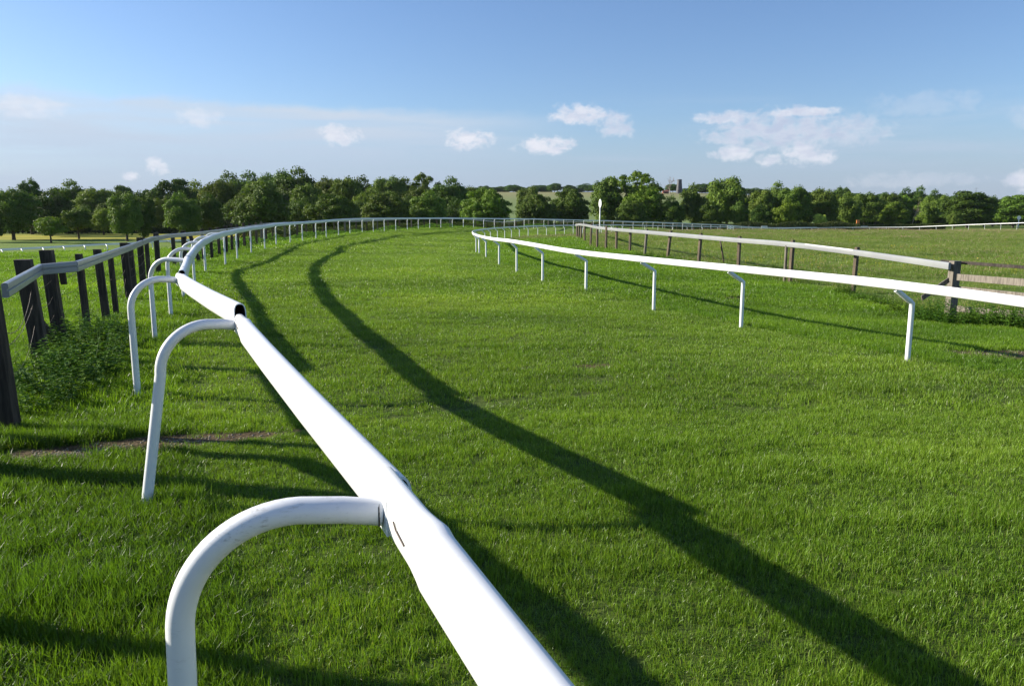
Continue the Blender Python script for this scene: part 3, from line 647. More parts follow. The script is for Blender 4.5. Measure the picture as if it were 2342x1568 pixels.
# ------------------------------------------------------------------ left timber fence with grey rail
L0 = np.array([LF[0, 0], LF[0, 1], 0.0])
lf = empty('rail_fence', tuple(L0)); tag(lf, 'dark timber post fence with grey top rail left of the hooped white rail', 'fence')
GP = [(-.026, .062), (.0, .070), (.026, .062), (.030, .045), (.030, .014), (.014, .006), (.014, -.002), (.030, -.010), (.030, -.062), (.024, -.070), (-.024, -.070), (-.030, -.062), (-.030, .045)]
def grey_rail(P, parent, O, secs=3):
    for a, b_ in zip(P[:-1], P[1:]):
        a, b_ = np.array(a)-O, np.array(b_)-O; d = (b_-a)/np.linalg.norm(b_-a)
        o = MB().sweep([a-d*.01, b_+d*.012], [(q[0]*.85, q[1]*.86) for q in GP]).build('top_rail', M['greyrail'], parent); smooth_angle(o, 25)
grey_rail([LF3[0]-np.array([0.0, 0.02, 0])]+LF3[1:], lf, L0)
def post(p, h, w, parent, O, mat, tilt=(0, 0), rz=0.0, name='post', round_=False):
    p = np.array(p, float)-O; mb = MB()
    if round_: mb.tube([p-np.array([0, 0, .15]), p+np.array([tilt[0]*h*.5, tilt[1]*h*.5, h*.5]), p+np.array([tilt[0]*h, tilt[1]*h, h])], [w/2, w/2*.97, w/2*.92], 10); o = mb.build(name, mat, parent); smooth_angle(o, 50)
    else: mb.box((p[0], p[1], p[2]+h/2-.1), (w, w*.8, h+.2), rz, tilt); o = mb.build(name, mat, parent, bevel=.006)
    return o
# surveyed near posts: foot px, height, width, lean, material
NEAR = [((28, 980), 1.22, .125, (-.05, 0), 'wood_dark', 0), ((100, 828), 1.17, .165, (-.085, .0), 'wood_dark', .3), ((141, 780), 1.23, .15, (-.06, 0), 'wood_dark', .2), ((201, 748), 1.12, .088, (-.03, 0), 'wood_dark', 0), ((246, 735), 1.15, .11, (-.05, 0), 'wood_dark', .3),
        ((272, 726), 1.10, .075, (-.02, 0), 'wood_dark', 0), ((298, 688), 1.14, .125, (-.03, 0), 'wood_dark', .2), ((320, 677), 1.08, .09, (-.03, 0), 'wood_dark', 0), ((342, 656), 1.12, .13, (0, 0), 'wood_dark', .3),
        ((360, 640), 1.08, .09, (0, 0), 'wood_dark', 0), ((380, 626), 1.12, .12, (0, 0), 'wood_dark', .1), ((400, 611), 1.06, .10, (0, 0), 'wood_dark', 0), ((424, 602), 1.10, .14, (.0, 0), 'wood_dark', 0), ((463, 600), 1.0, .11, (-.28, 0), 'wood_dark', 0)]
for (px, py), h, w, ti, mt, rz in NEAR:
    p = at_z(px, py, 0); xf_ = float(x_fence(p[1]))-.02
    p = np.array([min(p[0], xf_-.03) if px > 50 else p[0], p[1], gz(p[0], p[1])]); post(p, h, w, lf, L0, M[mt], ti, rz)
# farther posts follow the fence line
seglen = np.concatenate([[0], np.cumsum(np.linalg.norm(np.diff(LF, axis=0), axis=1))])
s_start = float(np.interp(27.5, LF[:, 1], seglen)); s_ = s_start; k = 0
while s_ < seglen[-1] and k < 82:
    x = float(np.interp(s_, seglen, LF[:, 0])); y = float(np.interp(s_, seglen, LF[:, 1]))
    post((x-.07, y+.05, gz(x, y)), 1.18+random.uniform(-.05, .05), .11+random.uniform(-.02, .03), lf, L0, M['wood_dark' if y < 40 or k % 5 == 0 else ('wood_grey' if k % 3 == 0 else 'wood_brown')], (random.uniform(-.03, .03), random.uniform(-.02, .02)), random.uniform(-.3, .3))
    s_ += 1.75 if y < 45 else 2.75; k += 1
# sagging barbed wire between posts
def wire(P, parent, O, rad=.0022, barbs=True, name='barbed_wire'):
    mb = MB(); P = [np.array(p, float)-O for p in P]
    for a, b_ in zip(P[:-1], P[1:]):
        L = np.linalg.norm(b_-a); sag = .05*L*random.uniform(.4, 1.6); pts = [a+(b_-a)*q-np.array([0, 0, sag*4*q*(1-q)]) for q in np.linspace(0, 1, 8)]
        mb.tube(pts, rad, 5, cap=False)
        if barbs:
            n = int(L/.10)
            for i in range(n):
                q = (i+.5)/n; c = a+(b_-a)*q-np.array([0, 0, sag*4*q*(1-q)]); v = np.array([random.uniform(-1, 1), random.uniform(-1, 1), random.uniform(-1, 1)])*.014
                mb.tube([c-v, c+v], .0016, 4, cap=False)
    return mb.build(name, M['wire'], parent)
wp = []
for (px, py), h, w, ti, mt, rz in NEAR[:9]:
    p = at_z(px, py, 0); wp.append(p)
for hz in (.86, .66, .42, .22):
    wire([(p[0]-.05, p[1], hz+random.uniform(-.05, .05)) for p in wp], lf, L0, barbs=hz > .5)
# broken strut and stub of old rail
p = at_z(138, 792, 0); MB().tube([np.array([p[0], p[1], 0])-L0, np.array([p[0]-.22, p[1]-.25, .55])-L0], [.055, .045], 8).build('leaning_strut', M['wood_dark'], lf)
p = at_z(146, 645, .78); MB().box(p-L0+np.array([0, 0, .12]), (.075, .05, .30), .2, (-.06, 0)).build('hanging_stub', M['wood_dark'], lf, bevel=.006)
# section of the same fence that runs on beside the camera, outside the picture
nf = empty('rail_fence', (-3.5, 5.0, 0.0)); tag(nf, 'nearer run of dark post fence with grey rail left of the nearest hooped leg', 'fence'); N0 = np.array([-3.5, 5.0, 0])
NP = [(-4.36, 5.80), (-3.40, 4.84), (-2.68, 3.66), (-2.05, 2.35), (-1.75, 1.0), (-1.6, -.6), (-1.6, -2.4)]
grey_rail([np.array([x, y, 1.17]) for x, y in NP], nf, N0)
for x, y in [(-4.46, 5.80), (-3.60, 5.0), (-2.58, 3.02), (-2.12, 2.1), (-1.8, .8), (-1.7, -.8), (-1.7, -2.4)]:
    wide = .24 if 3.5 < y < 5.5 else .13  # one unseen post thickened so that it casts a broad shadow band
    post((x-.04-wide*.3, y, gz(x, y)), 1.28, wide, nf, N0, M['wood_dark'])

# ------------------------------------------------------------------ right fence with pale grey rail
G0 = np.array([RF[-1, 0], RF[-1, 1], 0.0])
rf = empty('rail_fence', tuple(G0)); tag(rf, 'brown post fence with pale grey plastic top rail edging the right hand meadow', 'fence')
dep = lambda px: float(np.interp(px, [p[0] for p in RFEET], RF[:, 1]))
rp = []
for px, py in RTOP:
    Y = dep(px) if px < 2150 else dep(2175); q = at_y(px, py, Y-.06); q[2] -= .070; q[0] -= .02; rp.append(q)
PALE = M['greyrail_pale'] = plastic('pale_grey_plastic', (.235, .24, .25), .5)
for a, b_ in zip(rp[:-1], rp[1:]):
    a, b_ = a-G0, b_-G0; d = (b_-a)/np.linalg.norm(b_-a)
    o = MB().sweep([a-d*.004, b_+d*.004], superellipse(.05, .138, 12, 5.0)).build('top_rail', PALE, rf); smooth_angle(o, 25)
for i, (x, y) in enumerate(RF):
    top = float(np.interp(RFEET[i][0], RTOP[:, 0], RTOP[:, 1])); h = at_y(RFEET[i][0], top, y)[2]+.045-gz(x, y)
    last = i == len(RF)-1
    if last: post((x+.03, y+.08, gz(x, y)), h-.02, .17, rf, G0, M['wood_grey'], (0, 0), .25, 'end_post')
    elif i == 9: post((x+.05, y+.10, gz(x, y)), h, .11, rf, G0, M['wood_grey'], (.07, 0), 0, round_=True)
    else: post((x+.04, y+.10, gz(x, y)), h, .10, rf, G0, M['wood_brown'], (random.uniform(-.01, .04) if i != 10 else .09, 0), random.uniform(.5, .9))
p = at_z(1797, 645, -.16); post((p[0], p[1]+.1, gz(p[0], p[1])), 1.02, .085, rf, G0, M['wood_grey'], (0, 0), round_=True)
# plain wire under the rail
wire([np.array([x, y, gz(x, y)+.68]) for x, y in RF[4:]], rf, G0, .002, False, 'wire'); wire([np.array([x, y, gz(x, y)+.42]) for x, y in RF[4:]], rf, G0, .002, False, 'wire')
st = at_z(1648, 612, -.08); o = MB().tube([(0, 0, -.1), (-.10, 0, .42), (-.19, .0, .83)], [.028, .03, .027], 8).build('stake', M['wood_brown'], None, smooth=True)
o.location = (st[0]+.45, st[1]+1.2, gz(st[0]+.45, st[1]+1.2)); tag(o, 'thin wooden stake leaning alone in the meadow behind the grey railed fence', 'stake')
# board fence carrying on towards the viewer
E0 = np.array([RF[-1, 0]+.12, RF[-1, 1]-.05, 0.0])
bf = empty('board_fence', tuple(E0)); tag(bf, 'weathered four board timber fence at the right edge beside the gateway', 'fence')
gE = gz(E0[0], E0[1])
dirv = np.array([.27, -.963]); 
def board(px0, py0, px1, py1, th, mat, name='board', off=0.0):
    Y0, Y1 = E0[1], E0[1]-1.55
    a = at_y(px0, py0, Y0+off)-E0; b_ = at_y(px1, py1, Y1+off)-E0; b_ = a+(b_-a)*1.9
    MB().sweep([a, (a+b_)/2, b_], [(-.018, -th/2), (.018, -th/2), (.018, th/2), (-.018, th/2)]).build(name, mat, bf, bevel=.004)
board(2190, 633.5, 2342, 646, .125, M['wood_grey']); board(2190, 706, 2342, 719, .11, M['wood_grey']); board(2190, 661, 2342, 677, .115, M['wood_grey'])
board(2152, 597, 2342, 611, .06, M['wood_dark'], off=.6)
for dd_ in (1.5, 2.9):
    x, y = E0[0]+dirv[0]*dd_+.06, E0[1]+dirv[1]*dd_; MB().box(np.array([x, y, gz(x, y)+ (.05 if dd_ < 2 else .5)])-E0, (.09, .09, .4 if dd_ < 2 else 1.2), .3).build('post', M['wood_brown'], bf, bevel=.006)
# loose diagonal board propped against the end post
a = at_y(2170, 640, RF[-1, 1]-.02); b_ = at_y(2108, 682, RF[-1, 1]-.35); c = (a+b_)/2
o = MB().sweep([b_-c, a-c], [(-.012, -.05), (.012, -.05), (.012, .05), (-.012, .05)]).build('loose_board', M['wood_grey'], None, bevel=.004); o.location = tuple(c)
tag(o, 'short broken board propped diagonally against the dark end post', 'board')

# ------------------------------------------------------------------ far left running rail
pts = [(-60, 573.5, 44), (0, 571.5, 45), (95, 567, 46.7), (190, 561.5, 48.4), (290, 557, 50.2), (380, 551.5, 54), (462, 547.5, 58), (549, 545.7, 62), (615, 543, 66), (679, 541, 70), (740, 538, 76)]
TL = [at_y(*p) for p in pts]; T0 = np.array([TL[1][0], TL[1][1], gz(TL[1][0], TL[1][1])])
tl = empty('running_rail', tuple(T0)); tag(tl, 'distant white running rail low across the left paddock beyond the dark fence', 'running rail')
TS = catmull(TL, 2)
for seg in TS:
    o = MB().sweep([p-T0 for p in seg], superellipse(.07, .13, 12, 2.6)).build('rail_section', M['white'], tl); smooth_angle(o, 50)
    for q in (seg[0], seg[1]):
        dd_ = seg[-1][:2]-seg[0][:2]; dd_ /= np.linalg.norm(dd_); n = np.array([dd_[1], -dd_[0]]); f = q[:2]+n*.4; gzf = gz(*f)
        MB().tube([np.array([*f, gzf-.1])-T0, np.array([*f, q[2]-.12])-T0, np.array([*(f-n*.12), q[2]-.02])-T0, q-T0], .03, 8).build('leg', M['leg'], tl, smooth=True)

# ------------------------------------------------------------------ marker posts and small far objects
def loc_px(px, Y): x = lateral(px, Y); return x, Y, gz(x, Y)
def disc(mb, c, w, h, th, n=28):
    b0 = len(mb.v)
    for s_ in (-th/2, th/2):
        for k in range(n): a = 2*math.pi*k/n; mb.v.append((c[0]+w/2*math.cos(a), c[1]+s_, c[2]+h/2*math.sin(a)))
    mb.f.append(tuple(b0+k for k in range(n))); mb.f.append(tuple(b0+n+k for k in range(n))[::-1])
    for k in range(n): mb.f.append((b0+(k+1) % n, b0+k, b0+n+k, b0+n+(k+1) % n))
    return mb
x, y, z = loc_px(1369.5, 93); ht = EYE-(474-486)*y/FOC*1.0-z
mk = empty('marker_post', (x, y, z), R(-62)); tag(mk, 'tall white marker post with a narrow oval numbered disc', 'marker post')
MB().tube([(0, 0, -.2), (0, 0, 1.5), (0, 0, ht)], [.075, .068, .058], 12).build('pole', M['paint'], mk, smooth=True)
dsc = disc(MB(), (0, 0, ht+.42), .52, .98, .05).build('disc', M['paint'], mk)
nm = MB(); nm.box((0, -.029, ht+.50), (.10, .006, .52)); nm.box((-.08, -.029, ht+.70), (.07, .006, .07)); nm.box((0, -.029, ht+.215), (.30, .006, .05)); nm.build('numeral', simple('grey_figures', (.30, .30, .30), .6), mk)
x, y, z = loc_px(2316, 300); mk2 = empty('marker_post', (x, y, z), R(-50)); tag(mk2, 'small distant white post with a round disc by the far right rail', 'marker post')
MB().tube([(0, 0, -.2), (0, 0, 3.6)], .16, 8).build('pole', M['paint'], mk2, smooth=True); disc(MB(), (0, 0, 3.95), 1.3, 1.5, .08).build('disc', M['paint'], mk2)
x, y, z = loc_px(1924, 205)
x, y, z = loc_px(1953, 250); og = empty('orange_sign', (x, y, z)); tag(og, 'upright orange board on a short post in front of the dark trees', 'sign')
MB().box((0, 0, 1.9), (.95, .35, 2.6)).build('panel', M['orange'], og, bevel=.03); MB().box((0, 0, .35), (.2, .2, 1.1)).build('post', M['wood_dark'], og)
x, y, z = loc_px(1666, 172); wf = empty('white_fence_panel', (x, y, z)); tag(wf, 'short white slatted panel standing between the far rails', 'panel')
for k in range(3): MB().box((0, 0, .42+k*.42), (1.45, .06, .26)).build('slat', M['paint'], wf, bevel=.01)
for sx in (-.66, .0, .66): MB().box((sx, .07, .62), (.08, .06, 1.45)).build('upright', M['paint'], wf)
x, y, z = loc_px(1742, 200); w2 = empty('white_fence_panel', (x, y, z)); tag(w2, 'low white slatted panel further right past the first one, partly hidden by meadow grass', 'panel')
for k in range(2): MB().box((0, 0, .95+k*.38), (1.5, .06, .26)).build('slat', M['paint'], w2)
for sx in (-.7, .7): MB().box((sx, .07, .6), (.1, .06, 1.4)).build('upright', M['paint'], w2)
x, y, z = loc_px(1707, 225); o = MB().tube([(0, 0, -.2), (0, 0, 1.75)], .11, 8).build('short_post', M['wood_grey'], None); o.location = (x, y, z); tag(o, 'single pale upright post in front of the dark hedge', 'post')
x, y, z = loc_px(680, 66); 
o = MB().tube([(0, 0, -.1), (0, 0, z*0+1.75)], .055, 8).build('short_post', M['paint'], None); o.location = (x, y, z); tag(o, 'single white post seen through the outer fence in the left paddock', 'post')
x, y, z = loc_px(366, 175); o = MB().box((0, 0, 1.0), (.5, .3, 2.4)).build('stump', M['bark'], None, bevel=.05); o.location = (x, y, z); tag(o, 'dark upright stump in the yellow field behind the left fence', 'stump')
# far timber rail fence on the right
ff = [(1942, 262), (1965, 264), (1990, 266), (2015, 268), (2040, 271), (2065, 274), (2090, 277), (2115, 281), (2140, 285)]
F0 = np.array(loc_px(ff[0][0], ff[0][1])); fr = empty('post_and_rail_fence', tuple(F0)); tag(fr, 'distant pale post and rail fence beyond the meadow on the right', 'fence')
for px, Y in ff: x, y, z = loc_px(px, Y); MB().box(np.array([x, y, z+.55])-F0, (.22, .2, 1.5)).build('post', M['wood_grey'], fr)
for a, b_ in zip(ff[:-1], ff[1:]):
    A, B = np.array(loc_px(*a)), np.array(loc_px(*b_))
    for hh in (1.15, .65): MB().sweep([A-F0+np.array([0, 0, hh]), B-F0+np.array([0, 0, hh])], [(-.05, -.09), (.05, -.09), (.05, .09), (-.05, .09)]).build('rail', M['wood_grey'], fr)

# ------------------------------------------------------------------ windmill tower, houses, pylons on the skyline
x, y, z = loc_px(1546.5, 850); wm = empty('windmill_tower', (x, y, z)); tag(wm, 'black tapering windmill tower without sails on the skyline', 'windmill')
mb = MB(); prof = [(3.6, 0), (3.35, 3), (2.95, 7), (2.55, 11), (2.3, 14.2)]; mb.tube([(0, 0, h-1 if h == 0 else h) for r_, h in prof], [r_ for r_, h in prof], 20); smooth_angle(mb.build('tower', M['tar'], wm), 50)
MB().tube([(0, 0, 14.2), (0, 0, 14.75)], [2.55, 2.5], 20).build('rim', M['tar'], wm)
for h, a in ((2.6, -.4), (6.6, .1), (10.4, -.2)):
    r_ = float(np.interp(h, [q[1] for q in prof], [q[0] for q in prof])); MB().box((r_*math.sin(a), -r_*math.cos(a)+.05, h), (.9, .3, 1.3)).build('window', M['glass'], wm)
def house(px, Y, w, d, h, rh, wall, roof, label, rz=0.0, wins=3):
    x, y, z = loc_px(px, Y); o = empty('house', (x, y, z), rz); tag(o, label, 'house')
    MB().box((0, 0, h/2-.5), (w, d, h+1)).build('wall', wall, o)
    mb = MB(); e = .4; mb.v = [(-w/2-e, -d/2-e, h), (w/2+e, -d/2-e, h), (w/2+e, d/2+e, h), (-w/2-e, d/2+e, h), (-w/2-e, 0, h+rh), (w/2+e, 0, h+rh)]
    mb.f = [(0, 1, 5, 4), (2, 3, 4, 5), (1, 2, 5), (3, 0, 4), (3, 2, 1, 0)]; r_ = mb.build('roof', roof, o)
    MB().box((w*.3, 0, h+rh+.3), (.9, .7, 1.6)).build('chimney', M['brick'], r_)
    for k in range(wins): MB().box((-w/2+w*(k+.5)/wins, -d/2-.01, h*.55), (1.1, .12, 1.3)).build('window', M['glass'], o)
house(1516, 845, 6, 5, 2.2, 1.5, M['brick'], M['rooftile'], 'small red brick house beside the windmill tower')
house(1379, 880, 15, 8, 4.6, 1.2, M['render'], M['render'], 'long pale low building on the hill seen through the tree top', wins=6)
def pylon(px, Y, h, label):
    x, y, z = loc_px(px, Y); o = empty('pylon', (x, y, z)); tag(o, label, 'pylon', 'lattice pylons on the horizon')
    mb = MB(); r0 = 2.6
    for sx, sy in ((-1, -1), (1, -1), (1, 1), (-1, 1)): mb.tube([(sx*r0, sy*r0, -1), (sx*.5, sy*.5, h*.72), (0, 0, h)], .16, 4)
    for k in range(9):
        a, b_ = h*.09*k, h*.09*(k+1); ra, rb = r0+(0.5-r0)*a/(h*.72), r0+(0.5-r0)*b_/(h*.72); mb.tube([(-ra, -ra, a), (rb, -rb, b_)], .1, 4); mb.tube([(ra, -ra, a), (-rb, -rb, b_)], .1, 4)
    mb.build('mast', M['steel'], o); mb = MB()
    for q, w in ((.72, 4.6), (.84, 5.6), (.95, 4.0)): mb.tube([(-w, 0, h*q), (0, 0, h*q+.7), (w, 0, h*q)], .15, 4)
    mb.build('cross_arms', M['steel'], o)
pylon(1924, 1500, 50, 'faint lattice pylon further left on the horizon, left of the big dark oak')
pylon(2213, 1450, 46, 'faint lattice pylon on the right horizon, rising behind the big dark oak')

# ------------------------------------------------------------------ trees
def make_crown(seed, nclump, leaves, cr=(.10, .20), env=(.5, .42), cz=.56, leaf=.020, hollow=.55, squash=1.0, airy=0.0, inner=.22, skirt=1.0):
    r = np.random.default_rng(seed); C = []; Rr = []
    tries = 0
    while len(C) < nclump and tries < 4000:
        tries += 1; v = r.normal(size=3); v /= np.linalg.norm(v); q = r.uniform(hollow, .92)
        hs = math.hypot(v[0], v[1])+1e-6; ang = (1-abs(v[2])**2.6)**.5 if v[2] < 0 else (1-abs(v[2])**2.0)**.5; shape = ang/hs*skirt+(1-skirt)
        c = np.array([v[0]*env[0]*q*shape, v[1]*env[0]*q*shape, cz+v[2]*env[1]*q]); rr = r.uniform(*cr)
        if airy and any(np.linalg.norm((c-o)/[1, 1, 1]) < (rr+p)*.75 for o, p in zip(C, Rr)): continue
        C.append(c); Rr.append(rr)
    Q = []; 
    per = leaves//len(C)
    for c, rr in zip(C, Rr):
        v = r.normal(size=(per, 3)); v /= np.linalg.norm(v, axis=1)[:, None]; v[:, 2] = np.where(v[:, 2] < -.3, -v[:, 2]*.6, v[:, 2])
        rad = rr*(1-.35*r.uniform(size=per)**2)*(1+.22*np.sin(v[:, 0]*7+v[:, 1]*5+c[0]*40)*.8); p = c+v*rad[:, None]*np.array([1, 1, .85*squash]); Q.append(np.concatenate([p, v], 1))
    k = int(leaves*inner); v = r.normal(size=(k, 3)); v /= np.linalg.norm(v, axis=1)[:, None]; p = np.array([0, 0, cz])+v*(r.uniform(size=(k, 1))**.4)*np.array([env[0], env[0], env[1]])*.8; Q.append(np.concatenate([p, v], 1))
    Q = np.concatenate(Q); P = Q[:, :3]; N = Q[:, 3:]+r.normal(0, .45, (len(Q), 3)); N /= np.linalg.norm(N, axis=1)[:, None]
    P[:, 2] = np.maximum(P[:, 2], .04+.05*r.uniform(size=len(P)))
    U = np.cross(N, r.normal(size=(len(P), 3))); U /= np.linalg.norm(U, axis=1)[:, None]; Wv = np.cross(N, U)
    s = leaf*r.uniform(.6, 1.35, (len(P), 1)); V = np.stack([P-U*s, P-Wv*s*.7, P+U*s, P+Wv*s*.7], 1).reshape(-1, 3)
    n = len(P); F = np.arange(4*n).reshape(n, 4)
    me = bpy.data.meshes.new('crown'); me.vertices.add(4*n); me.vertices.foreach_set('co', V.astype(np.float32).ravel())
    me.loops.add(4*n); me.polygons.add(n); me.loops.foreach_set('vertex_index', F.ravel().astype(np.int32)); me.polygons.foreach_set('loop_start', np.arange(0, 4*n, 4, dtype=np.int32))
    me.update(calc_edges=True); me.validate(); me.materials.append(M['leaf']); return me, C
def make_trunk(C, seed, base=.035, cz=.56, mat='bark', k=9):
    r = np.random.default_rng(seed); mb = MB(); top = np.array([r.uniform(-.03, .03), r.uniform(-.03, .03), cz]); mid = np.array([r.uniform(-.02, .02), 0, .22])
    mb.tube([(0, 0, -.04), (0, 0, .06), mid, (mid+top)/2, top], [base*1.25, base, base*.8, base*.55, base*.25], 8)
    for i in r.choice(len(C), min(k, len(C)), replace=False):
        c = C[i]; s0 = mid+(top-mid)*r.uniform(0, .7); m_ = (s0+c)/2+np.array([0, 0, -.03]); mb.tube([s0, m_, c], [base*.42, base*.28, base*.10], 5)
    me = bpy.data.meshes.new('trunk'); me.from_pydata([tuple(v) for v in mb.v], [], mb.f); me.update(); me.shade_smooth(); me.materials.append(M[mat]); return me
def make_bare(seed, mat, twigs=True):
    r = np.random.default_rng(seed); mb = MB()
    def br(p, d, L, rad, lv):
        pts = [p]; q = p.copy(); dd = d.copy()
        for _ in range(3): dd = dd+r.normal(0, .16, 3); dd /= np.linalg.norm(dd); q = q+dd*L/3; pts.append(q.copy())
        mb.tube(pts, [rad, rad*.85, rad*.7, rad*.5], 5 if lv < 2 else 3, cap=False)
        if lv < 4:
            for _ in range(3 if lv < 1 else 3):
                nd = dd+r.normal(0, .55, 3)+np.array([0, 0, .18]); nd /= np.linalg.norm(nd); br(pts[r.integers(1, 4)], nd, L*r.uniform(.6, .8), rad*.55, lv+1)
    br(np.array([0, 0, -.03]), np.array([0, 0, 1.0]), .38, .030, 0)
    me = bpy.data.meshes.new('branches'); me.from_pydata([tuple(v) for v in mb.v], [], mb.f); me.update(); me.materials.append(M[mat]); return me
V = {}
def variant(key, **kw):
    cm, C = make_crown(**kw); V[key] = (cm, make_trunk(C, kw['seed'], cz=kw.get('cz', .56)))
variant('round', seed=1, nclump=70, leaves=21000, cr=(.11, .18), env=(.44, .44), cz=.50, hollow=.6, leaf=.019)
variant('oak', seed=2, nclump=90, leaves=22000, cr=(.10, .16), env=(.46, .44), cz=.50, squash=.85, hollow=.65, leaf=.018)
variant('dome', seed=3, nclump=70, leaves=21000, cr=(.11, .18), env=(.42, .45), cz=.50, hollow=.6, leaf=.019)
variant('tall', seed=4, nclump=64, leaves=13000, cr=(.10, .17), env=(.44, .46), cz=.51, hollow=.45, leaf=.022)
variant('airy', seed=5, nclump=46, leaves=8000, cr=(.06, .12), env=(.48, .45), cz=.55, hollow=.15, airy=1.0, inner=.03, leaf=.017)
variant('olive', seed=6, nclump=110, leaves=22000, cr=(.09, .15), env=(.45, .45), cz=.51, leaf=.0155, hollow=.6)
variant('young', seed=8, nclump=40, leaves=6000, cr=(.10, .17), env=(.46, .37), cz=.60, leaf=.026)
variant('pointed', seed=9, nclump=70, leaves=13000, cr=(.09, .15), env=(.42, .46), cz=.51, hollow=.4)
for k_ in ('pointed',):
    me = V[k_][0]; n = len(me.vertices); a = np.zeros(n*3, np.float32); me.vertices.foreach_get('co', a); a = a.reshape(-1, 3); f = np.clip(1.45-1.05*np.clip(a[:, 2:3], 0, 1), .3, 1.3); a[:, :2] *= f; me.vertices.foreach_set('co', a.ravel()); me.update()
BARE = make_bare(3, 'bark_pale'); BARE2 = make_bare(11, 'bark_pale')
def tree(name, kind, px, Y, top_px, w_px, label, cat='tree', group=None, tint=(1, 1, 1), low=0.0, x_shift=0):
    x, y, z = loc_px(px, Y); top = EYE-(top_px-486)*Y/FOC; h = max(1.2, top-z); w = max(1.0, w_px*Y/FOC)
    o = empty(name, (x, y, z-.1), random.uniform(0, 6.28)); tag(o, label, cat, group)
    cm, tm = V[kind]
    kc = 1.0/.97; wk = 1.0
    if name in ('wood_tree', 'dark_tree', 'pointed_tree', 'airy_tree'): w = max(w*1.1, .85*h)
    elif name == 'field_tree': w = max(w*1.04, .72*h)
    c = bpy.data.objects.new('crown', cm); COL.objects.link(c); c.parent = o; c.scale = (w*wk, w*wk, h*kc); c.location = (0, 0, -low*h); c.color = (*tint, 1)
    t_ = bpy.data.objects.new('trunk', tm); COL.objects.link(t_); t_.parent = o; t_.scale = (min(w, h), min(w, h), h)
    return o
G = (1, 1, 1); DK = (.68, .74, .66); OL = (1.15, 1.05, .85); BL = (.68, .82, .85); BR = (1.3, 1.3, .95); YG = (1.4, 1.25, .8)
T = tree
LEFT = 'trees of the wood left of the bend'
# left, open grown trees in the yellow field
T('parkland_tree', 'olive', 41, 184, 431, 128, 'large broad tree with dark trunk in the yellow field, nearest the left edge', tint=G)
T('parkland_tree', 'dome', -14, 170, 472, 70, 'dark tree cut off by the left edge of the picture', tint=DK)
T('young_tree', 'young', 125, 166, 494, 74, 'smallest young round tree with thin trunk in the left field', tint=BR)
T('young_tree', 'young', 189, 190, 476, 72, 'second young tree with thin trunk, slightly taller, right of the smallest one', tint=G)
T('parkland_tree', 'dome', 298, 176, 439, 80, 'bushy tree with low skirt, left half of the pair in the yellow field', tint=G)
T('parkland_tree', 'round', 336, 183, 443, 68, 'darker right half of the tree pair, on a leaning trunk', tint=DK)
T('parkland_tree', 'round', 430, 192, 444, 84, 'dense dark round tree just above the hooped white legs', tint=G)
T('parkland_tree', 'round', 482, 202, 447, 74, 'very dark round tree right behind the start of the bend', tint=DK)
T('parkland_tree', 'oak', 606, 188, 421, 132, 'broad domed bright green tree, biggest of those left of centre', tint=G)
T('parkland_tree', 'oak', 768, 198, 443, 128, 'wide low dark tree half left of centre, above the rail', tint=(.85, .9, .8))
T('parkland_tree', 'oak', 888, 208, 441, 112, 'wide flat topped tree left of centre with lit upper boughs', tint=G)
T('parkland_tree', 'round', 980, 214, 441, 92, 'loosely clumped mid green tree next to the bluish dark one', tint=G)
T('parkland_tree', 'oak', 1112, 236, 430, 116, 'rounded bright green tree standing left of the hill field gap', tint=BR)
# left, taller wood behind
T('pointed_tree', 'pointed', 84, 232, 407, 96, 'tall pointed blue green tree top rising at the far left', tint=BL, group=None)
T('dark_tree', 'round', 126, 215, 440, 96, 'nearly black round tree beneath the pointed one', tint=(.42, .5, .48))
T('wood_tree', 'round', 174, 262, 419, 80, 'light olive round crown right of the pointed tree', tint=OL)
T('wood_tree', 'olive', 236, 255, 430, 96, 'soft olive crown above the young trees', tint=OL)
T('wood_tree', 'dome', 246, 225, 474, 40, 'small pale willow like bush beside the tree pair', cat='bush', tint=YG)
T('wood_tree', 'oak', 298, 330, 425, 66, 'far dark blue green crown behind the tree pair', tint=BL)
T('wood_tree', 'olive', 275, 280, 436, 60, 'low olive crown filling between the young trees and the pair', tint=OL)
T('wood_tree', 'oak', 366, 300, 431, 60, 'bluish crown filling the dip in the skyline', tint=BL)
T('wood_tree', 'oak', 412, 262, 410, 104, 'broad flat dark crown first high one after the skyline dip', tint=(.85, .9, .8))
T('wood_tree', 'olive', 378, 240, 452, 52, 'pale loose crown low behind the tree pair', tint=OL)
T('wood_tree', 'round', 458, 285, 420, 60, 'small crown on the shoulder of the broad flat one', tint=OL)
T('wood_tree', 'olive', 518, 250, 413, 86, 'feathery olive crown left of the domed bright tree', tint=OL)
T('wood_tree', 'round', 528, 320, 402, 54, 'small dark crown peeping above the feathery olive one', tint=DK)
T('wood_tree', 'round', 575, 320, 401, 58, 'dark rounded crown peeping above the domed bright tree', tint=DK)
T('wood_tree', 'olive', 606, 290, 410, 70, 'olive crown directly behind the domed bright tree', tint=OL)
T('wood_tree', 'dome', 646, 330, 390, 60, 'upright crown at the highest point of the wood, left one', tint=BL)
T('wood_tree', 'round', 688, 300, 393, 92, 'big dark green crown at the highest point of the wood', tint=DK)
T('wood_tree', 'olive', 712, 262, 420, 62, 'lighter crown below the right side of the highest one', tint=OL)
T('wood_tree', 'dome', 690, 228, 458, 56, 'small light crown low between the domed and the wide dark tree', tint=G)
T('wood_tree', 'olive', 757, 290, 407, 66, 'ragged light crown right of the highest one', tint=OL)
T('wood_tree', 'olive', 802, 285, 406, 76, 'ragged light crown above the wide low dark tree', tint=OL)
T('wood_tree', 'round', 841, 320, 411, 46, 'small dark crown set back in the skyline left of centre', tint=DK)
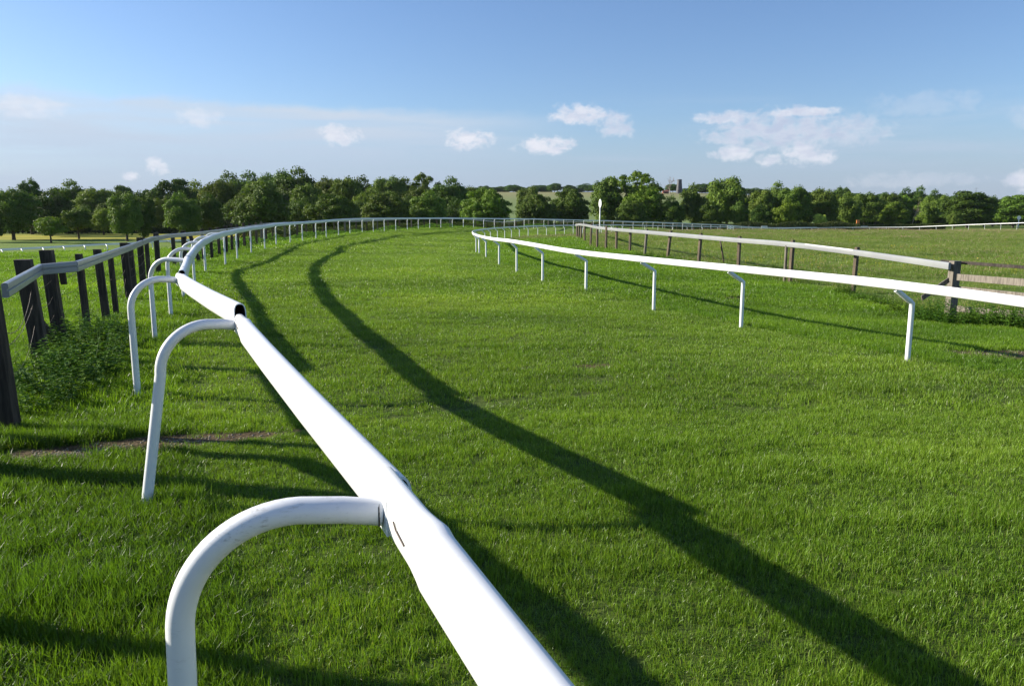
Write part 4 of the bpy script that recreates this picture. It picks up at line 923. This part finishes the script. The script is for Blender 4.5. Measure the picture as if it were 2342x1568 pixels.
T('wood_tree', 'olive', 896, 300, 405, 104, 'long level feathery crown left of centre', tint=G)
T('wood_tree', 'olive', 838, 250, 440, 70, 'low feathery crown between the wide dark tree and the flat topped one', tint=OL)
T('airy_tree', 'airy', 965, 305, 394, 68, 'airy tree with sky showing through its top, left of centre', tint=OL)
T('wood_tree', 'olive', 965, 290, 425, 60, 'dense lower crown beneath the airy tree', tint=G)
T('wood_tree', 'round', 1030, 270, 413, 86, 'dark blue green round tree that ends the wood', tint=BL)
T('wood_tree', 'dome', 1086, 300, 426, 46, 'small crown behind the rounded bright tree left of the field gap', tint=G)
for px, tp, w, tn, kd, lb in ((205, 472, 60, DK, 'round', 'dark low growth behind the second young tree'), (258, 462, 54, OL, 'olive', 'low olive growth left of the tree pair'), (392, 462, 70, DK, 'round', 'dark low growth behind the start of the bend'), (350, 470, 56, OL, 'olive', 'dull low growth right of the tree pair'),
        (540, 455, 70, DK, 'dome', 'dark low growth left of the broad domed tree'), (655, 462, 60, OL, 'olive', 'low olive growth right of the broad domed tree'), (708, 455, 60, DK, 'round', 'dark low growth left of the wide low tree'), (832, 458, 60, DK, 'dome', 'dark low growth between the wide low tree and flat topped one'),
        (935, 452, 60, DK, 'round', 'dark low growth right of the flat topped tree'), (1052, 460, 56, DK, 'round', 'dark low growth below the tree that ends the wood'), (566, 440, 60, OL, 'olive', 'olive crown low behind the domed bright tree')):
    T('wood_tree', kd, px, 244, tp, w, lb, tint=tn)
# centre right
T('field_tree', 'dome', 1210, 325, 426, 58, 'small tree standing behind the field gap', tint=G)
T('field_tree', 'oak', 1226, 245, 444, 92, 'low spreading tree right of the field gap', tint=G)
T('field_tree', 'oak', 1301, 252, 430, 88, 'round dark tree left of the tall white marker post', tint=(.85, .9, .8))
T('field_tree', 'tall', 1385, 262, 409, 82, 'upright tree directly behind the tall white marker post', tint=G)
T('airy_tree', 'airy', 1455, 262, 389, 124, 'tallest airy tree right of the marker post, with gaps in its crown', tint=BR)
T('field_tree', 'olive', 1466, 258, 424, 98, 'dense lower half of the foliage under the tallest airy tree', tint=BR)
T('field_tree', 'olive', 1440, 245, 456, 70, 'low bushy crown at the foot of the tallest airy tree', tint=G)
T('field_tree', 'round', 1534, 252, 452, 54, 'low dark round tree below the windmill tower', tint=DK)
T('field_tree', 'round', 1580, 268, 427, 68, 'round tree right of the windmill tower', tint=G)
T('field_tree', 'dome', 1656, 280, 404, 96, 'tall domed tree, highest to the right of the windmill tower', tint=G)
T('field_tree', 'round', 1622, 250, 462, 60, 'dark low tree at the foot of the tall domed one', tint=DK)
T('field_tree', 'round', 1685, 250, 463, 46, 'small light tree at the right foot of the tall domed one', tint=G)
T('field_tree', 'dome', 1735, 270, 431, 66, 'rounded tree between the tall domed one and the twin crowns', tint=G)
T('field_tree', 'round', 1736, 245, 470, 50, 'dark bush like tree under the rounded one', tint=(.4, .5, .45))
T('field_tree', 'round', 1768, 330, 422, 42, 'crown showing between two nearer trees right of the domed one', tint=G)
T('field_tree', 'round', 1786, 243, 458, 56, 'bright yellow green small tree in front of the hedge', tint=YG)
T('field_tree', 'dome', 1805, 270, 425, 86, 'large egg shaped dark tree behind the bright small one', tint=(.85, .92, .8))
T('field_tree', 'dome', 1870, 276, 429, 74, 'egg shaped tree above the pale hawthorn', tint=G)
T('hawthorn_bush', 'young', 1866, 240, 488, 30, 'hawthorn bush pale with blossom at the hedge', cat='bush', tint=(2.6, 2.3, 3.0))
T('field_tree', 'round', 1930, 292, 444, 58, 'round tree behind the orange sign, left side', tint=G)
T('field_tree', 'olive', 1968, 318, 440, 84, 'wide soft crown behind the orange sign, right side', tint=G)
T('field_tree', 'olive', 2022, 345, 441, 66, 'soft crown left of the lone bright parkland tree', tint=G)
T('parkland_tree', 'oak', 2034, 292, 461, 68, 'lone bright green tree in the right hand field beside the dead one', tint=BR)
T('field_tree', 'round', 2112, 335, 450, 60, 'rounded tree right of the dead bare one', tint=G)
T('field_tree', 'round', 2146, 345, 449, 50, 'rounded tree against the left side of the big dark oak', tint=G)
T('parkland_tree', 'oak', 2200, 308, 437, 118, 'big dark spreading oak in the right hand field', tint=(.72, .82, .7))
T('field_tree', 'dome', 2172, 295, 482, 34, 'small bush at the left foot of the big dark oak', cat='bush', tint=G)
T('field_tree', 'round', 2258, 352, 452, 50, 'tree in the gap between the big oak and the right edge one', tint=G)
T('parkland_tree', 'oak', 2304, 318, 446, 96, 'broad dark tree at the right edge above the rail', tint=(.78, .88, .75))
T('field_tree', 'olive', 1912, 440, 428, 54, 'greyish distant crown left of the left pylon', tint=BL)
for px, tp, lb in ((2062, 434, 'left crown of the hilltop copse behind the dead tree'), (2092, 431, 'middle crown and highest of the hilltop copse'), (2120, 438, 'right crown of the hilltop copse')):
    T('field_tree', 'round', px, 450, tp, 46, lb, tint=BL)
for px, tp, w, tn, kd, lb in ((1500, 458, 50, DK, 'round', 'dark growth right under the tallest airy tree'), (1705, 452, 50, DK, 'dome', 'dark growth between the domed tree and the rounded one'), (1838, 450, 56, DK, 'round', 'dark growth between the two egg shaped trees'), (1900, 446, 56, OL, 'olive', 'olive growth right of the egg shaped tree above the hawthorn'),
        (1992, 448, 64, G, 'olive', 'soft green growth behind the lone bright tree'), (2052, 447, 60, BR, 'olive', 'brownish green growth directly behind the dead tree'), (2090, 455, 56, DK, 'round', 'dark growth right of the dead tree'), (2136, 452, 60, G, 'olive', 'pale green growth touching the big dark oak'), (2238, 455, 60, DK, 'round', 'dark growth right behind the big dark oak')):
    T('field_tree', kd, px, 350 if px > 1880 else 285, tp, w, lb, tint=tn)
# dead and bare trees
def bare(px, Y, top_px, w_px, me_, label, tw=True):
    x, y, z = loc_px(px, Y); h = EYE-(top_px-486)*Y/FOC-z; o = empty('bare_tree', (x, y, z)); tag(o, label, 'tree')
    c = bpy.data.objects.new('branches', me_); COL.objects.link(c); c.parent = o; zmax = max(v.co.z for v in me_.vertices); xm = max(abs(v.co.x) for v in me_.vertices)
    c.scale = (w_px*Y/FOC/2/xm, w_px*Y/FOC/2/xm, h/zmax)
bare(2074, 290, 450, 34, BARE, 'dead brown leafless tree among green ones in the right field')
bare(1526, 830, 405, 34, BARE2, 'pinkish grey bare tree immediately left of the windmill tower')
# line of trees along the far hill crest
crest = 'trees along the far hill crest'
for i in range(64):
    px = 1040+i*21.2+random.uniform(-7, 7)
    if abs(px-1547) < 13 or abs(px-1518) < 12: continue
    Y = random.uniform(885, 960); x = lateral(px, Y); g_ = gz(x, Y); h = random.uniform(5.5, 10.5)
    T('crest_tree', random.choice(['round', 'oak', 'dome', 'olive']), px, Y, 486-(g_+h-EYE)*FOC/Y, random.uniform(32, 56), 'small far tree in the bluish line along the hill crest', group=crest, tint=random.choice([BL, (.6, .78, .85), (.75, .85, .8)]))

# ------------------------------------------------------------------ hedges and weeds
def leaf_strip(name, line, depth, hfun, n, leaf, mat, label, cat, parent=None):
    line = np.array(line); s = np.concatenate([[0], np.cumsum(np.linalg.norm(np.diff(line, axis=0), axis=1))]); r = np.random.default_rng(len(label))
    u = r.uniform(0, s[-1], n); x = np.interp(u, s, line[:, 0]); y = np.interp(u, s, line[:, 1]); h = hfun(u)
    a = r.uniform(-1, 1, n); e = r.uniform(0, 1, n)**.6; surf = r.uniform(size=n) < .75
    zt = np.where(surf, np.sqrt(np.clip(1-a**2*.8, 0, 1)), e*.9)*h*np.where(r.uniform(size=n) < .5, 1, r.uniform(.1, 1, n))
    T_ = np.gradient(line, axis=0); tx = np.interp(u, s, T_[:, 0]); ty = np.interp(u, s, T_[:, 1]); l_ = np.hypot(tx, ty); nxn, nyn = ty/l_, -tx/l_
    X_ = x+nxn*a*depth; Y_ = y+nyn*a*depth; P = np.stack([X_, Y_, terrain(X_, Y_)+zt], 1)
    N = np.stack([nxn*a, nyn*a, .3+0*a], 1)+r.normal(0, .5, (n, 3)); N /= np.linalg.norm(N, axis=1)[:, None]
    U = np.cross(N, r.normal(size=(n, 3))); U /= np.linalg.norm(U, axis=1)[:, None]; Wv = np.cross(N, U); q = leaf*r.uniform(.6, 1.4, (n, 1))
    O = P[0]*[1, 1, 1]; Vv = np.stack([P-U*q, P-Wv*q*.6, P+U*q, P+Wv*q*.6], 1).reshape(-1, 3)-O
    me = bpy.data.meshes.new(name); me.vertices.add(4*n); me.vertices.foreach_set('co', Vv.astype(np.float32).ravel()); me.loops.add(4*n); me.polygons.add(n)
    me.loops.foreach_set('vertex_index', np.arange(4*n, dtype=np.int32)); me.polygons.foreach_set('loop_start', np.arange(0, 4*n, 4, dtype=np.int32)); me.update(calc_edges=True); me.validate(); me.materials.append(mat)
    o = bpy.data.objects.new(name, me); COL.objects.link(o); o.location = tuple(O); tag(o, label, cat); return o
ln = [loc_px(px, 232)[:2] for px in range(1395, 1961, 20)]
leaf_strip('hedge', ln, 1.5, lambda u: 2.3+.35*np.sin(u*.5)+.3*vnoise(u*.4, u*0, 3), 42000, .16, M['hedge'], 'long clipped dark hedge across the far side of the right hand course', 'hedge')
ln = [loc_px(px, 262)[:2] for px in range(1950, 2161, 20)]
leaf_strip('hedge', ln, 1.2, lambda u: 1.5+.5*vnoise(u*.3, u*0, 3), 12000, .16, M['hedge'], 'low ragged hedge behind the distant pale fence on the right', 'hedge')
ln = [(OF[i]-NO[i]*4.6) for i in range(len(OF)) if 50 < OF[i, 1] < 150]
leaf_strip('bramble_hedge', ln, 1.6, lambda u: .75+.45*vnoise(u*.35, u*0, 5), 46000, .085, M['hedge'], 'dark bramble hedge growing behind the timber fence round the far bend', 'hedge')
ln = [(OF[i]-NO[i]*1.75) for i in range(len(OF)) if 26 < OF[i, 1] < 150]
o = leaf_strip('undergrowth', ln, .5, lambda u: .18+.42*vnoise(u*.6, u*0, 6), 30000, .045, M['nettle'], 'low nettles and weeds along the foot of the outer fence', 'undergrowth'); o['kind'] = 'stuff'
ln = [at_y(px, 560, Y)[:2] for px, Y in ((-80, 52), (60, 53), (200, 54.5), (330, 58), (430, 63), (520, 70))]
leaf_strip('bank_hedge', ln, .7, lambda u: .25+.35*vnoise(u*.4, u*0, 8), 9000, .09, M['hedge'], 'low dark scrubby hedge just past the far left white rail', 'hedge')

ln = [loc_px(px, 240)[:2] for px in range(-120, 581, 25)]
leaf_strip('wood_edge_hedge', ln, 2.2, lambda u: 3.2+2.2*vnoise(u*.16, u*0, 13), 30000, .30, M['hedge_dark'], 'dark scrub hedge along the foot of the wood behind the yellow field', 'hedge')
ln = [loc_px(px, 372)[:2] for px in range(1860, 2381, 25)]
leaf_strip('wood_edge_hedge', ln, 2.6, lambda u: 5.0+3.0*vnoise(u*.12, u*0, 14), 30000, .42, M['hedge_dark'], 'dark scrub hedge far behind the bright tree in the right hand field', 'hedge')
def make_weed(seed, n_st=26, h=.5, rad=.28, leaf=.045):
    r = np.random.default_rng(seed); mb = MB(); lf_ = MB()
    for i in range(n_st):
        a = r.uniform(0, 6.28); q = rad*math.sqrt(r.uniform()); bx, by_ = q*math.cos(a), q*math.sin(a); hh = h*r.uniform(.55, 1.1)*(1-.4*(q/rad)**2); tx, ty = bx+math.cos(a)*hh*.25, by_+math.sin(a)*hh*.25
        mb.tube([(bx, by_, -.03), ((bx+tx)/2, (by_+ty)/2, hh*.55), (tx, ty, hh)], [.004, .003, .0015], 4, cap=False)
        nl = int(hh/.04)*2
        for k in range(nl):
            f = (k+1)/nl; cx, cy, cz_ = bx+(tx-bx)*f, by_+(ty-by_)*f, hh*f; la = r.uniform(0, 6.28); s_ = leaf*(1.15-.6*f)*r.uniform(.8, 1.4); dx, dy = math.cos(la), math.sin(la); dr = r.uniform(-.35, .35)
            b0 = len(lf_.v); w = s_*.38
            lf_.v += [(cx, cy, cz_), (cx+dx*s_*.5-dy*w, cy+dy*s_*.5+dx*w, cz_+s_*(.18+dr*.5)), (cx+dx*s_*1.15, cy+dy*s_*1.15, cz_+s_*dr), (cx+dx*s_*.5+dy*w, cy+dy*s_*.5-dx*w, cz_+s_*(.18+dr*.5))]
            lf_.f += [(b0, b0+1, b0+2), (b0, b0+2, b0+3)]
    o1 = mb.build('stems', M['nettle']); o2 = lf_.build('leaves', M['nettle']); COL.objects.unlink(o1); COL.objects.unlink(o2); return o1.data, o2.data
WEED = [make_weed(1, 30, .45, .30, .062), make_weed(2, 38, .50, .36, .066), make_weed(3, 24, .36, .28, .07)]
def weed(px, py, s, label, group, k, dx=0.0, g=0.0):
    p = at_z(px, py, g); x, y = p[0]+dx, p[1]; o = empty('nettle_clump', (x, y, gz(x, y)), random.uniform(0, 6.28)); tag(o, label, 'weeds', group)
    for nm_, d_ in zip(('stems', 'leaves'), WEED[k % 3]): c = bpy.data.objects.new(nm_, d_); COL.objects.link(c); c.parent = o; c.scale = (s*1.15, s*1.15, s)
LW = [((88, 935), .8, 'lowest nettle clump, just right of the nearest dark fence post'), ((98, 895), .95, 'nettle clump midway between the nearest fence post and the broad second post'),
      ((150, 900), 1.15, 'big leafy nettle clump spilling onto the grass below the broad second post'), ((120, 862), 1.0, 'nettle clump hiding the foot of the broad second post'), ((192, 858), 1.15, 'tallest nettle clump, beside the leaning strut'),
      ((160, 825), 1.05, 'nettle clump at the foot of the leaning strut'), ((222, 820), 1.05, 'nettle clump reaching the grass before the third post'), ((190, 792), 1.1, 'nettle clump around the foot of the third post'), ((250, 790), .9, 'loose nettle clump on the grass edge right of the third post'),
      ((228, 772), .95, 'nettle clump at the foot of the narrow grey post'), ((268, 757), .75, 'small nettle clump between the fourth and fifth posts'), ((290, 735), .65, 'smallest far nettle clump of the left row')]
for i, ((px, py), s, lb) in enumerate(LW): weed(px, py, s*.88, lb, 'nettle clumps at the left fence', i)
RW = [((1455, 590), .8, 'small leafy weed clump far along the grey railed fence, leftmost'), ((1480, 598), 1.05, 'leafy weed clump at the foot of the pale round post'), ((1508, 600), 1.1, 'leafy weed clump right of the pale round post'), ((1540, 604), .9, 'low weed clump beside the leaning brown post'),
      ((1930, 672), .7, 'weed clump left of the last brown post before the gateway'), ((1965, 682), .8, 'weed clump right of the last brown post before the gateway'), ((2010, 692), .8, 'weed clump above the bare brown patch under the fence'), ((2062, 712), .85, 'weed clump just behind the nearest bent leg'),
      ((2098, 722), 1.0, 'weed clump below the propped broken board'), ((2132, 738), 1.2, 'thick weed clump left of the dark end post'), ((2165, 750), 1.1, 'dark weed clump against the foot of the end post'), ((2215, 742), .9, 'weed clump right of the end post under the boards'),
      ((2262, 745), 1.25, 'tall grassy weed clump below the lowest board'), ((2305, 757), 1.3, 'tall weed clump nearest the bare gateway soil'), ((2340, 745), 1.3, 'weed clump at the right picture edge under the boards')]
for i, ((px, py), s, lb) in enumerate(RW): weed(px, py, s*.85, lb, 'weed clumps at the right fence', i, g=-.25 if px > 1800 else 0)

# ------------------------------------------------------------------ air
hz = MB().box((0, 700, 45), (2600, 1560, 114)).build('haze', bpy.data.materials.new('haze_air')); tag(hz, kind='stuff')
hm = hz.data.materials[0]; hm.use_nodes = True; H = NT(hm.node_tree); H.n.remove(H.n['Principled BSDF'])
pv = H.new('ShaderNodeVolumePrincipled'); pv.inputs['Color'].default_value = (.78, .86, 1.0, 1); pv.inputs['Density'].default_value = .00003; pv.inputs['Anisotropy'].default_value = .2
H.l.new(pv.outputs[0], H.n['Material Output'].inputs['Volume'])
HAZE = True
if not HAZE: bpy.data.objects.remove(hz)
